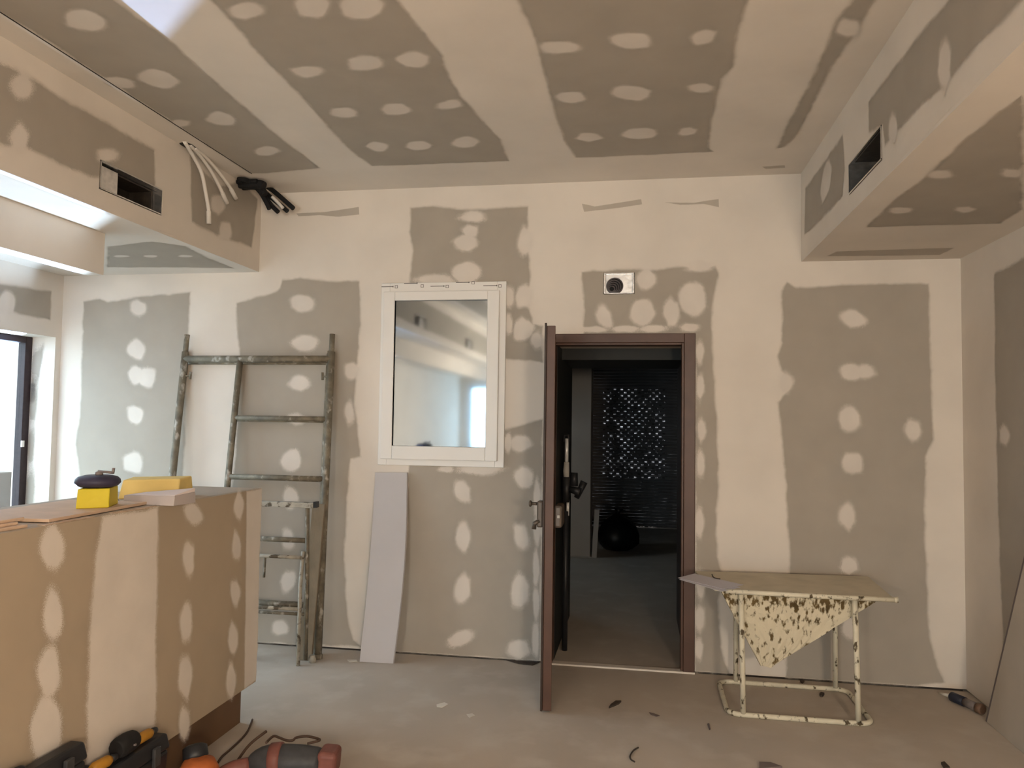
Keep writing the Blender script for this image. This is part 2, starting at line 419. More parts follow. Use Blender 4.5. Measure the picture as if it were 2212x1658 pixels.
soffit_r = struct(mb.build('trim_2', M['plaster']), 'boxed plasterboard soffit along the closed side')
mb = MB().box(-3.04, -2.94, -12.6, -1.128, 2.31, ZS - .0005)
struct(mb.build('trim_3', M['plaster']), 'dropped beam below the left soffit')

CUTS['B'] = [WIN, DOOR, DUCT]; CUTS['SL'] = [(a, b, *VZ) for a, b in VENTS_Y]; CUTS['SR'] = [(*RV, 2.632, 2.785)]
for xa, xb in ((-4.1, -.62), (.37, 1.87)):
    MB().box(xa, xb, .0015, .028, .0005, .0115).build('floor_gap', M['dark_gap'], wall_back)
# ---- bare plasterboard left between the plaster bands
boards(wall_back, 'B', [
 [(-3.97,2.349),(-3.844,2.371),(-3.78,2.344),(-3.67,2.356),(-3.531,2.381),(-3.135,2.405),(-3.137,1.986),(-3.143,1.207),(-3.153,0.565),(-3.919,0.532),(-3.926,0.991),(-3.957,1.188),(-3.986,1.319),(-3.958,1.519),(-3.961,1.986)],
 [(-2.773,2.326),(-2.488,2.397),(-2.451,2.428),(-2.439,2.48),(-2.304,2.494),(-2.134,2.472),(-1.885,2.464),(-1.869,2.237),(-1.882,1.953),(-1.9,1.64),(-1.845,1.283),(-1.913,1.266),(-1.936,0.987),(-1.945,0.617),(-1.909,0.222),(-1.863,0.067),(-1.81,0.028),(-2.531,0.014),(-2.803,0.016),(-2.769,1.024),(-2.748,1.216),(-2.729,1.856)],
 [(-1.527,2.956),(-1.359,2.963),(-1.168,2.935),(-0.932,2.937),(-0.731,2.94),(-0.722,2.715),(-0.709,2.47),(-0.722,2.287),(-0.684,2.165),(-0.623,2.15),(-0.62,1.918),(-0.778,1.935),(-0.877,1.944),(-0.884,2.396),(-1.528,2.405),(-1.515,2.546),(-1.504,2.672),(-1.53,2.798)],
 [(-1.502,1.233),(-0.875,1.247),(-0.87,1.47),(-0.742,1.508),(-0.615,1.549),(-0.62,0.969),(-0.617,0.009),(-1.115,0.012),(-1.564,0.013),(-1.551,0.242),(-1.506,0.788)],
 [(-0.371,2.501),(-0.154,2.512),(0.109,2.504),(0.281,2.524),(0.466,2.524),(0.486,2.479),(0.455,2.333),(0.441,2.158),(0.453,1.867),(0.488,1.291),(0.469,0.863),(0.477,0.721),(0.511,0.61),(0.483,0.439),(0.503,0.16),(0.552,0.004),(0.354,0.002),(0.348,2.071),(-0.352,2.073),(-0.355,2.343)],
 [(0.87,2.362),(0.898,2.414),(0.952,2.379),(1.169,2.387),(1.435,2.394),(1.709,2.39),(1.713,2.01),(1.719,1.65),(1.725,1.457),(1.68,1.36),(1.669,1.045),(1.677,0.637),(1.694,0.288),(1.735,0.13),(1.771,0.042),(1.62,0.015),(0.883,-0.004),(0.891,0.057),(0.908,0.462),(0.909,0.628),(0.914,0.74),(0.899,1.019),(0.881,1.3),(0.846,1.668),(0.912,1.769),(0.869,1.868),(0.842,1.954),(0.869,2.04)],
])
for p in [[(-0.375,2.95),(-0.291,2.929),(0.004,2.967),(0.01,2.934),(-0.128,2.917),(-0.36,2.897)], [(0.156,2.941),(0.337,2.932),(0.486,2.951),(0.488,2.9),(0.395,2.924),(0.251,2.923)],
          [(-2.351,2.947),(-2.148,2.95),(-1.898,2.978),(-1.893,2.926),(-2.046,2.915),(-2.181,2.932),(-2.333,2.927)]]:
    layer('plaster_gap', wall_back, 'B', p, .0008, M['smear'], .002, False, .001)
spots(wall_back, 'B', [[(-3.586,2.339),(-3.547,2.36),(-3.511,2.342),(-3.479,2.328),(-3.473,2.283),(-3.495,2.26),(-3.533,2.245),(-3.569,2.267),(-3.588,2.292)],
 [(-3.485,2.041),(-3.469,2.002),(-3.48,1.967),(-3.497,1.937),(-3.549,1.946),(-3.601,1.982),(-3.606,2.017),(-3.573,2.059),(-3.533,2.075)],
 [(-3.555,1.883),(-3.521,1.88),(-3.485,1.862),(-3.463,1.831),(-3.478,1.787),(-3.51,1.763),(-3.548,1.759),(-3.578,1.798),(-3.588,1.84)],
 [(-3.386,1.779),(-3.405,1.741),(-3.441,1.735),(-3.494,1.759),(-3.503,1.796),(-3.51,1.845),(-3.465,1.871),(-3.396,1.863),(-3.38,1.829)],
 [(-3.583,1.546),(-3.577,1.59),(-3.531,1.597),(-3.492,1.587),(-3.465,1.567),(-3.469,1.513),(-3.498,1.481),(-3.53,1.48),(-3.564,1.5)],
 [(-3.471,1.134),(-3.517,1.136),(-3.583,1.15),(-3.596,1.184),(-3.599,1.238),(-3.554,1.262),(-3.508,1.275),(-3.464,1.241),(-3.457,1.181)],
 [(-3.539,0.944),(-3.496,0.93),(-3.468,0.906),(-3.457,0.855),(-3.469,0.813),(-3.529,0.794),(-3.566,0.818),(-3.592,0.865),(-3.585,0.903)],
 [(-2.228,2.274),(-2.303,2.265),(-2.342,2.282),(-2.366,2.307),(-2.368,2.355),(-2.327,2.374),(-2.256,2.371),(-2.213,2.345),(-2.205,2.311)],
 [(-2.273,1.992),(-2.33,2.016),(-2.36,2.053),(-2.328,2.077),(-2.284,2.097),(-2.22,2.094),(-2.172,2.065),(-2.18,2.03),(-2.211,2)],
 [(-2.281,1.822),(-2.233,1.796),(-2.219,1.761),(-2.245,1.739),(-2.28,1.722),(-2.341,1.737),(-2.368,1.761),(-2.352,1.792),(-2.322,1.817)],
 [(-2.356,1.553),(-2.306,1.564),(-2.27,1.55),(-2.247,1.537),(-2.256,1.508),(-2.286,1.489),(-2.32,1.489),(-2.355,1.505),(-2.372,1.526)],
 [(-2.294,1.188),(-2.343,1.171),(-2.39,1.195),(-2.411,1.236),(-2.391,1.28),(-2.347,1.312),(-2.298,1.315),(-2.271,1.264),(-2.271,1.215)],
 [(-2.387,0.994),(-2.368,1.05),(-2.339,1.064),(-2.302,1.041),(-2.282,1.014),(-2.28,0.956),(-2.317,0.923),(-2.346,0.917),(-2.367,0.949)],
 [(-2.382,0.725),(-2.373,0.77),(-2.345,0.775),(-2.32,0.759),(-2.303,0.708),(-2.308,0.66),(-2.333,0.648),(-2.366,0.651),(-2.38,0.678)],
 [(-2.285,0.44),(-2.3,0.4),(-2.331,0.368),(-2.365,0.362),(-2.383,0.407),(-2.383,0.442),(-2.356,0.49),(-2.328,0.491),(-2.291,0.491)],
 [(-2.395,0.071),(-2.431,0.086),(-2.436,0.119),(-2.424,0.149),(-2.393,0.164),(-2.357,0.163),(-2.33,0.137),(-2.328,0.101),(-2.349,0.084)],
 [(-1.19,2.878),(-1.171,2.898),(-1.142,2.919),(-1.093,2.925),(-1.044,2.909),(-1.026,2.882),(-1.031,2.861),(-1.079,2.853),(-1.141,2.86)],
 [(-1.097,2.826),(-1.069,2.813),(-1.068,2.776),(-1.078,2.754),(-1.112,2.746),(-1.142,2.75),(-1.161,2.784),(-1.168,2.807),(-1.132,2.83)],
 [(-1.066,2.701),(-1.105,2.666),(-1.134,2.657),(-1.191,2.67),(-1.227,2.715),(-1.214,2.738),(-1.165,2.765),(-1.123,2.766),(-1.087,2.749)],
 [(-1.043,2.496),(-1.079,2.46),(-1.148,2.431),(-1.207,2.468),(-1.232,2.502),(-1.218,2.553),(-1.152,2.579),(-1.108,2.581),(-1.051,2.546)],
 [(-1.478,2.471),(-1.445,2.49),(-1.381,2.502),(-1.291,2.5),(-1.252,2.485),(-1.219,2.458),(-1.261,2.438),(-1.362,2.436),(-1.431,2.447)],
 [(-0.709,2.656),(-0.742,2.625),(-0.77,2.631),(-0.792,2.676),(-0.789,2.738),(-0.762,2.806),(-0.738,2.796),(-0.697,2.76),(-0.697,2.703)],
 [(-0.881,2.383),(-0.865,2.415),(-0.84,2.409),(-0.819,2.387),(-0.814,2.328),(-0.827,2.291),(-0.854,2.282),(-0.879,2.301),(-0.884,2.343)],
 [(-0.692,2.34),(-0.712,2.282),(-0.749,2.282),(-0.787,2.284),(-0.803,2.34),(-0.791,2.385),(-0.768,2.413),(-0.726,2.42),(-0.694,2.374)],
 [(-0.845,2.107),(-0.864,2.116),(-0.875,2.154),(-0.874,2.203),(-0.859,2.234),(-0.84,2.228),(-0.825,2.191),(-0.821,2.155),(-0.828,2.112)],
 [(-0.714,2.079),(-0.751,2.063),(-0.802,2.069),(-0.813,2.122),(-0.802,2.171),(-0.764,2.208),(-0.73,2.194),(-0.682,2.159),(-0.689,2.106)],
 [(-0.632,2.085),(-0.625,2.041),(-0.633,2.019),(-0.666,2.007),(-0.679,2.024),(-0.697,2.047),(-0.692,2.094),(-0.672,2.106),(-0.648,2.109)],
 [(-0.688,1.378),(-0.721,1.354),(-0.759,1.334),(-0.806,1.354),(-0.828,1.388),(-0.813,1.416),(-0.776,1.439),(-0.711,1.432),(-0.691,1.402)],
 [(-0.814,1.389),(-0.823,1.354),(-0.839,1.332),(-0.858,1.354),(-0.869,1.378),(-0.864,1.414),(-0.853,1.442),(-0.831,1.455),(-0.822,1.428)],
 [(-1.09,1.06),(-1.089,1.01),(-1.121,1.002),(-1.162,1.02),(-1.186,1.048),(-1.192,1.096),(-1.176,1.13),(-1.135,1.133),(-1.095,1.096)],
 [(-0.758,1.231),(-0.712,1.234),(-0.675,1.198),(-0.675,1.155),(-0.692,1.114),(-0.718,1.107),(-0.757,1.112),(-0.787,1.156),(-0.794,1.193)],
 [(-1.175,0.775),(-1.165,0.831),(-1.123,0.871),(-1.097,0.833),(-1.08,0.788),(-1.089,0.737),(-1.111,0.681),(-1.148,0.7),(-1.17,0.733)],
 [(-0.789,0.864),(-0.751,0.863),(-0.723,0.859),(-0.701,0.801),(-0.694,0.746),(-0.722,0.714),(-0.756,0.725),(-0.778,0.747),(-0.787,0.809)],
 [(-1.079,0.479),(-1.078,0.403),(-1.11,0.364),(-1.142,0.352),(-1.173,0.379),(-1.177,0.439),(-1.163,0.485),(-1.122,0.534),(-1.091,0.511)],
 [(-0.793,0.359),(-0.803,0.436),(-0.797,0.486),(-0.763,0.549),(-0.728,0.541),(-0.696,0.489),(-0.695,0.403),(-0.724,0.359),(-0.749,0.343)],
 [(-1.215,0.104),(-1.186,0.138),(-1.144,0.165),(-1.087,0.175),(-1.053,0.158),(-1.068,0.114),(-1.115,0.084),(-1.168,0.068),(-1.206,0.078)],
 [(-0.789,0.123),(-0.757,0.132),(-0.709,0.128),(-0.684,0.088),(-0.689,0.053),(-0.728,0.026),(-0.771,0.021),(-0.819,0.052),(-0.817,0.099)],
 [(-1.228,1.232),(-1.209,1.225),(-1.205,1.207),(-1.22,1.194),(-1.243,1.193),(-1.271,1.195),(-1.297,1.206),(-1.285,1.223),(-1.263,1.228)],
 [(-1.091,1.247),(-1.002,1.257),(-0.927,1.244),(-0.874,1.225),(-0.923,1.197),(-0.985,1.18),(-1.058,1.187),(-1.152,1.199),(-1.147,1.229)],
 [(-1.959,1.824),(-1.967,1.868),(-1.961,1.895),(-1.919,1.91),(-1.9,1.904),(-1.868,1.875),(-1.873,1.844),(-1.895,1.807),(-1.933,1.802)],
 [(-1.894,1.548),(-1.915,1.509),(-1.936,1.501),(-1.952,1.54),(-1.963,1.583),(-1.951,1.622),(-1.937,1.645),(-1.918,1.641),(-1.901,1.598)]])
spots(wall_back, 'B', [[(0.031,2.515),(0.07,2.5),(0.096,2.46),(0.093,2.417),(0.065,2.399),(0.034,2.386),(-0.004,2.404),(-0.022,2.451),(-0.008,2.481)],
 [(0.249,2.298),(0.248,2.367),(0.291,2.413),(0.362,2.417),(0.394,2.383),(0.407,2.295),(0.394,2.249),(0.338,2.211),(0.268,2.251)],
 [(0.004,2.153),(-0.047,2.19),(-0.057,2.234),(-0.037,2.297),(-0.006,2.314),(0.052,2.315),(0.081,2.272),(0.092,2.219),(0.047,2.161)],
 [(-0.23,2.152),(-0.258,2.174),(-0.277,2.222),(-0.263,2.263),(-0.243,2.283),(-0.205,2.26),(-0.184,2.218),(-0.174,2.152),(-0.193,2.14)],
 [(0.185,2.15),(0.168,2.185),(0.148,2.227),(0.158,2.286),(0.19,2.323),(0.215,2.301),(0.237,2.284),(0.245,2.213),(0.221,2.154)],
 [(0.304,2.502),(0.296,2.525),(0.304,2.546),(0.349,2.565),(0.387,2.558),(0.432,2.543),(0.448,2.52),(0.419,2.503),(0.368,2.495)],
 [(-0.357,2.117),(-0.359,2.127),(-0.364,2.142),(-0.312,2.145),(-0.264,2.149),(-0.224,2.135),(-0.21,2.128),(-0.23,2.116),(-0.288,2.111)],
 [(-0.037,2.113),(-0.1,2.114),(-0.141,2.115),(-0.17,2.129),(-0.163,2.143),(-0.106,2.151),(-0.063,2.149),(-0.017,2.141),(-0.013,2.129)],
 [(0.041,2.151),(0.102,2.153),(0.152,2.145),(0.161,2.132),(0.146,2.118),(0.099,2.111),(0.052,2.111),(0.007,2.125),(0.017,2.139)],
 [(0.292,2.163),(0.332,2.158),(0.359,2.155),(0.366,2.139),(0.348,2.12),(0.319,2.113),(0.281,2.118),(0.261,2.135),(0.259,2.147)],
 [(0.352,1.995),(0.36,2.03),(0.374,2.048),(0.39,2.024),(0.398,1.996),(0.39,1.941),(0.378,1.91),(0.365,1.915),(0.356,1.95)],
 [(0.39,1.834),(0.396,1.792),(0.4,1.747),(0.386,1.71),(0.376,1.687),(0.358,1.716),(0.355,1.756),(0.358,1.808),(0.374,1.838)],
 [(0.389,1.43),(0.378,1.422),(0.368,1.459),(0.361,1.509),(0.374,1.554),(0.386,1.561),(0.404,1.528),(0.41,1.49),(0.405,1.459)],
 [(0.377,1.364),(0.392,1.34),(0.402,1.31),(0.401,1.247),(0.396,1.221),(0.38,1.205),(0.361,1.231),(0.359,1.273),(0.361,1.332)],
 [(0.349,0.872),(0.351,0.927),(0.359,0.991),(0.378,1.009),(0.391,0.979),(0.401,0.92),(0.393,0.875),(0.382,0.833),(0.362,0.841)],
 [(0.359,0.599),(0.373,0.625),(0.393,0.61),(0.411,0.576),(0.406,0.52),(0.395,0.469),(0.379,0.454),(0.365,0.48),(0.359,0.532)],
 [(0.402,0.301),(0.387,0.267),(0.374,0.26),(0.352,0.288),(0.351,0.346),(0.356,0.381),(0.373,0.406),(0.392,0.401),(0.403,0.371)],
 [(0.391,0.184),(0.396,0.16),(0.391,0.118),(0.38,0.086),(0.362,0.1),(0.352,0.126),(0.354,0.18),(0.36,0.202),(0.379,0.208)],
 [(1.242,2.232),(1.283,2.24),(1.312,2.225),(1.351,2.188),(1.354,2.159),(1.311,2.14),(1.268,2.138),(1.229,2.163),(1.211,2.205)],
 [(1.317,1.823),(1.267,1.812),(1.227,1.825),(1.214,1.844),(1.209,1.885),(1.25,1.909),(1.286,1.908),(1.317,1.889),(1.322,1.858)],
 [(1.32,1.9),(1.361,1.903),(1.392,1.882),(1.403,1.85),(1.382,1.834),(1.343,1.824),(1.316,1.829),(1.3,1.859),(1.299,1.884)],
 [(1.227,1.642),(1.276,1.647),(1.307,1.606),(1.315,1.555),(1.298,1.521),(1.256,1.501),(1.215,1.519),(1.202,1.555),(1.2,1.601)],
 [(1.273,1.367),(1.308,1.364),(1.325,1.334),(1.328,1.275),(1.304,1.253),(1.252,1.253),(1.222,1.28),(1.217,1.312),(1.229,1.359)],
 [(1.221,1.056),(1.249,1.064),(1.276,1.03),(1.284,0.972),(1.267,0.938),(1.249,0.909),(1.222,0.935),(1.197,0.963),(1.198,1.017)],
 [(1.204,0.672),(1.206,0.7),(1.218,0.736),(1.249,0.747),(1.28,0.733),(1.294,0.699),(1.294,0.675),(1.254,0.65),(1.236,0.648)],
 [(1.653,1.485),(1.637,1.46),(1.608,1.452),(1.581,1.481),(1.568,1.513),(1.588,1.566),(1.609,1.573),(1.641,1.561),(1.657,1.532)],
 [(0.886,1.853),(0.912,1.839),(0.929,1.802),(0.92,1.765),(0.903,1.738),(0.874,1.735),(0.86,1.76),(0.853,1.792),(0.86,1.835)],
 [(1.264,0.265),(1.237,0.273),(1.213,0.294),(1.208,0.327),(1.217,0.363),(1.243,0.386),(1.266,0.388),(1.291,0.339),(1.289,0.303)]])
spots(wall_back, 'B', [[(-0.628,1.004),(-0.633,0.934),(-0.651,0.929),(-0.663,0.986),(-0.666,1.073),(-0.659,1.125),(-0.648,1.162),(-0.633,1.125),(-0.624,1.08)],
 [(-0.625,0.802),(-0.633,0.753),(-0.644,0.743),(-0.658,0.784),(-0.665,0.851),(-0.66,0.895),(-0.648,0.921),(-0.634,0.916),(-0.621,0.849)],
 [(-0.625,0.572),(-0.633,0.517),(-0.644,0.486),(-0.657,0.502),(-0.664,0.579),(-0.664,0.648),(-0.65,0.707),(-0.641,0.706),(-0.629,0.633)],
 [(-0.65,0.282),(-0.659,0.344),(-0.661,0.418),(-0.654,0.466),(-0.639,0.466),(-0.63,0.45),(-0.621,0.393),(-0.626,0.322),(-0.637,0.273)],
 [(-0.664,0.176),(-0.654,0.241),(-0.642,0.249),(-0.628,0.237),(-0.623,0.162),(-0.625,0.076),(-0.634,0.041),(-0.65,0.059),(-0.661,0.083)]], .008)
boards(ceiling, 'C', [
 [(-2.46,-2.377),(-2.443,-2.137),(-2.448,-1.817),(-2.451,-1.273),(-2.466,-0.428),(-2.379,-0.418),(-1.977,-0.476),(-1.988,-1.022),(-1.965,-1.674),(-1.939,-2.036),(-1.961,-2.389),(-2.162,-11.716)],
 [(-0.901,-2.24),(-0.869,-1.996),(-0.846,-1.808),(-0.861,-1.712),(-0.865,-1.378),(-0.804,-0.984),(-0.771,-0.811),(-0.785,-0.456),(-1.208,-0.459),(-1.635,-0.469),(-1.663,-0.809),(-1.63,-1.375),(-1.618,-1.922),(-1.586,-2.278),(-1.585,-11.658),(-0.927,-11.593)],
 [(-0.448,-2.176),(-0.422,-1.858),(-0.425,-1.666),(-0.426,-1.177),(-0.417,-0.766),(-0.376,-0.462),(0.042,-0.457),(0.408,-0.465),(0.376,-0.536),(0.357,-0.859),(0.357,-1.136),(0.353,-1.411),(0.395,-1.519),(0.377,-1.748),(0.381,-2.059),(0.38,-11.462),(-0.458,-11.546)],
 [(0.84,-1.995),(0.838,-1.879),(0.839,-1.737),(0.811,-1.472),(0.815,-1.4),(0.826,-1.013),(0.821,-0.629),(0.806,-0.554),(0.786,-0.484),(0.761,-0.473),(0.757,-0.918),(0.766,-1.424),(0.744,-1.868),(0.769,-2.005),(0.768,-11.423),(0.852,-11.415)],
])
for p in [[(0.728,-0.16),(0.855,-0.17),(0.866,-0.126),(0.756,-0.123)]]: layer('plaster_gap', ceiling, 'C', p, .0008, M['smear'], .008, False, .002)
spots(ceiling, 'C', [[(-1.438,-2.287),(-1.427,-2.249),(-1.458,-2.217),(-1.498,-2.201),(-1.545,-2.198),(-1.573,-2.231),(-1.549,-2.277),(-1.502,-2.297),(-1.463,-2.302)],
 [(-1.283,-2.279),(-1.226,-2.305),(-1.169,-2.292),(-1.157,-2.259),(-1.192,-2.203),(-1.227,-2.168),(-1.269,-2.172),(-1.3,-2.189),(-1.298,-2.247)],
 [(-1.082,-2.129),(-1.128,-2.155),(-1.129,-2.2),(-1.106,-2.264),(-1.061,-2.284),(-0.997,-2.279),(-0.958,-2.234),(-0.975,-2.192),(-1.023,-2.146)],
 [(-1.423,-1.764),(-1.417,-1.727),(-1.445,-1.7),(-1.51,-1.677),(-1.535,-1.691),(-1.547,-1.72),(-1.549,-1.759),(-1.499,-1.778),(-1.46,-1.778)],
 [(-1.118,-1.778),(-1.145,-1.728),(-1.185,-1.715),(-1.233,-1.714),(-1.276,-1.73),(-1.263,-1.782),(-1.246,-1.824),(-1.178,-1.84),(-1.134,-1.823)],
 [(-1.043,-1.801),(-1.003,-1.829),(-0.958,-1.846),(-0.925,-1.824),(-0.905,-1.785),(-0.933,-1.728),(-0.981,-1.704),(-1.021,-1.722),(-1.044,-1.754)],
 [(-1.534,-1.324),(-1.493,-1.326),(-1.449,-1.326),(-1.432,-1.287),(-1.438,-1.249),(-1.471,-1.214),(-1.531,-1.216),(-1.563,-1.243),(-1.559,-1.285)],
 [(-1.272,-1.315),(-1.23,-1.343),(-1.177,-1.338),(-1.159,-1.31),(-1.149,-1.263),(-1.171,-1.226),(-1.228,-1.209),(-1.28,-1.221),(-1.291,-1.261)],
 [(-0.99,-1.304),(-0.96,-1.33),(-0.907,-1.348),(-0.881,-1.338),(-0.878,-1.305),(-0.887,-1.275),(-0.935,-1.251),(-0.979,-1.252),(-1.001,-1.268)],
 [(-1.546,-0.767),(-1.553,-0.804),(-1.513,-0.84),(-1.482,-0.855),(-1.437,-0.83),(-1.427,-0.798),(-1.448,-0.748),(-1.485,-0.71),(-1.525,-0.719)],
 [(-1.225,-0.834),(-1.199,-0.822),(-1.176,-0.775),(-1.194,-0.734),(-1.236,-0.707),(-1.293,-0.706),(-1.324,-0.744),(-1.312,-0.788),(-1.284,-0.824)],
 [(-0.918,-0.749),(-0.951,-0.715),(-1.009,-0.709),(-1.046,-0.74),(-1.044,-0.796),(-1.002,-0.846),(-0.959,-0.871),(-0.924,-0.856),(-0.897,-0.8)],
 [(-0.328,-1.843),(-0.285,-1.831),(-0.253,-1.793),(-0.276,-1.758),(-0.313,-1.751),(-0.391,-1.756),(-0.414,-1.79),(-0.417,-1.825),(-0.385,-1.849)],
 [(0.002,-1.865),(0.03,-1.827),(0.033,-1.782),(0.014,-1.753),(-0.053,-1.754),(-0.096,-1.778),(-0.124,-1.83),(-0.12,-1.861),(-0.07,-1.877)],
 [(0.201,-1.809),(0.212,-1.837),(0.237,-1.855),(0.262,-1.856),(0.29,-1.833),(0.285,-1.779),(0.27,-1.757),(0.236,-1.743),(0.214,-1.757)],
 [(-0.335,-1.24),(-0.378,-1.263),(-0.404,-1.314),(-0.381,-1.351),(-0.339,-1.362),(-0.296,-1.356),(-0.279,-1.335),(-0.267,-1.275),(-0.297,-1.246)],
 [(0.041,-1.307),(0.018,-1.243),(-0.024,-1.228),(-0.095,-1.262),(-0.128,-1.296),(-0.128,-1.356),(-0.098,-1.395),(-0.03,-1.384),(0.022,-1.346)],
 [(0.24,-1.299),(0.219,-1.344),(0.233,-1.367),(0.273,-1.373),(0.304,-1.357),(0.325,-1.335),(0.326,-1.3),(0.303,-1.277),(0.271,-1.279)],
 [(-0.351,-0.767),(-0.329,-0.808),(-0.309,-0.839),(-0.254,-0.826),(-0.226,-0.793),(-0.208,-0.748),(-0.246,-0.729),(-0.281,-0.708),(-0.323,-0.739)],
 [(0.027,-0.72),(-0.036,-0.719),(-0.096,-0.765),(-0.09,-0.815),(-0.06,-0.86),(0.021,-0.871),(0.066,-0.842),(0.081,-0.792),(0.066,-0.737)],
 [(0.274,-0.827),(0.291,-0.808),(0.281,-0.76),(0.264,-0.746),(0.232,-0.74),(0.208,-0.754),(0.205,-0.791),(0.215,-0.831),(0.249,-0.847)],
 [(0.822,-1.848),(0.843,-1.801),(0.85,-1.746),(0.823,-1.734),(0.786,-1.751),(0.765,-1.781),(0.755,-1.82),(0.763,-1.871),(0.79,-1.862)],
 [(-2.246,-2.218),(-2.27,-2.247),(-2.224,-2.313),(-2.187,-2.339),(-2.129,-2.346),(-2.099,-2.322),(-2.092,-2.27),(-2.127,-2.221),(-2.19,-2.191)],
 [(-2.3,-1.763),(-2.254,-1.817),(-2.188,-1.849),(-2.147,-1.834),(-2.124,-1.789),(-2.13,-1.72),(-2.173,-1.687),(-2.228,-1.655),(-2.283,-1.692)],
 [(-2.16,-1.363),(-2.12,-1.363),(-2.095,-1.317),(-2.111,-1.248),(-2.156,-1.195),(-2.205,-1.198),(-2.244,-1.225),(-2.256,-1.273),(-2.222,-1.319)],
 [(-2.239,-0.737),(-2.246,-0.771),(-2.218,-0.823),(-2.185,-0.847),(-2.125,-0.868),(-2.09,-0.835),(-2.091,-0.787),(-2.132,-0.75),(-2.183,-0.727)],
 [(-2.384,-1.793),(-2.351,-1.763),(-2.356,-1.724),(-2.386,-1.691),(-2.422,-1.688),(-2.47,-1.705),(-2.488,-1.73),(-2.464,-1.785),(-2.426,-1.797)],
 [(-2.407,-1.293),(-2.379,-1.279),(-2.37,-1.265),(-2.394,-1.227),(-2.431,-1.213),(-2.459,-1.213),(-2.471,-1.232),(-2.469,-1.254),(-2.438,-1.286)]])
boards(soffit_l, 'SL', [
 [(-2.207,2.977),(-2.037,2.988),(-1.817,2.973),(-1.534,2.979),(-1.191,2.977),(-1.175,2.784),(-1.655,2.684),(-1.823,2.677),(-1.94,2.684),(-2.045,2.686),(-2.189,2.653),(-11.5,2.642),(-11.5,2.961)],
 [(-0.857,3.065),(-0.714,3.013),(-0.557,2.976),(-0.396,3.038),(-0.282,3.092),(-0.055,3.04),(-0.117,2.693),(-0.555,2.675),(-0.816,2.688)],
])
spots(soffit_l, 'SL', [[(-2.143,2.938),(-2.111,2.975),(-2.078,2.996),(-2.049,2.981),(-2.033,2.961),(-2.049,2.913),(-2.084,2.884),(-2.118,2.884),(-2.148,2.904)],
 [(-2.123,2.667),(-2.138,2.697),(-2.117,2.744),(-2.094,2.772),(-2.065,2.761),(-2.048,2.735),(-2.055,2.681),(-2.071,2.658),(-2.101,2.646)],
 [(-1.533,2.859),(-1.482,2.86),(-1.482,2.84),(-1.501,2.819),(-1.559,2.793),(-1.606,2.782),(-1.614,2.8),(-1.613,2.823),(-1.569,2.847)],
 [(-0.508,2.747),(-0.481,2.767),(-0.43,2.779),(-0.399,2.774),(-0.379,2.733),(-0.394,2.691),(-0.449,2.66),(-0.492,2.662),(-0.519,2.698)],
 [(-0.612,2.889),(-0.573,2.909),(-0.507,2.931),(-0.481,2.918),(-0.474,2.865),(-0.515,2.826),(-0.55,2.804),(-0.605,2.817),(-0.618,2.842)]])
boards(soffit_l, 'U', [[(-3.147,-0.827),(-2.792,-0.92),(-2.67,-0.79),(-2.721,-0.485),(-2.722,-0.146),(-3.043,-0.208),(-3.587,-0.259)]])
spots(soffit_l, 'U', [[(-3.201,-0.593),(-3.2,-0.567),(-3.225,-0.558),(-3.267,-0.548),(-3.296,-0.553),(-3.303,-0.571),(-3.284,-0.591),(-3.25,-0.608),(-3.215,-0.604)],
 [(-3.012,-0.579),(-3.009,-0.561),(-3.039,-0.535),(-3.074,-0.523),(-3.096,-0.536),(-3.105,-0.551),(-3.098,-0.569),(-3.073,-0.587),(-3.033,-0.588)],
 [(-2.844,-0.508),(-2.871,-0.517),(-2.879,-0.535),(-2.859,-0.556),(-2.825,-0.572),(-2.797,-0.561),(-2.781,-0.546),(-2.791,-0.525),(-2.817,-0.512)]], .005)
boards(soffit_r, 'SR', [
 [(-0.978,2.968),(-1.008,2.786),(-0.97,2.668),(-0.284,2.679),(-0.095,2.692),(-0.127,2.962),(-0.584,2.955)],
 [(-1.416,2.95),(-2.135,2.926),(-2.255,2.914),(-11.5,2.966),(-11.5,2.73),(-2.667,2.659),(-2.506,2.671),(-2.303,2.66),(-2.126,2.668),(-1.961,2.681),(-1.768,2.684),(-1.631,2.682),(-1.604,2.776),(-1.413,2.82)],
])
spots(soffit_r, 'SR', [[(-0.687,2.939),(-0.746,2.889),(-0.75,2.848),(-0.714,2.784),(-0.638,2.763),(-0.557,2.754),(-0.518,2.825),(-0.544,2.883),(-0.623,2.935)],
 [(-2.196,2.706),(-2.202,2.764),(-2.221,2.797),(-2.259,2.798),(-2.296,2.742),(-2.29,2.688),(-2.287,2.659),(-2.251,2.634),(-2.229,2.659)],
 [(-1.742,2.648),(-1.705,2.672),(-1.686,2.7),(-1.685,2.743),(-1.717,2.77),(-1.754,2.753),(-1.773,2.722),(-1.781,2.68),(-1.762,2.646)]])
boards(soffit_r, 'U', [[(1.139,-0.829),(1.124,-1.239),(1.139,-1.587),(1.132,-1.818),(1.129,-2.1),(1.139,-2.401),(1.731,-1.086),(1.752,-0.834)]])
layer('plaster_gap', soffit_r, 'U', [(1.101,-0.145),(1.129,-0.267),(1.74,-0.3),(1.732,-0.12)], .0008, M['smear'], .008, False, .002)
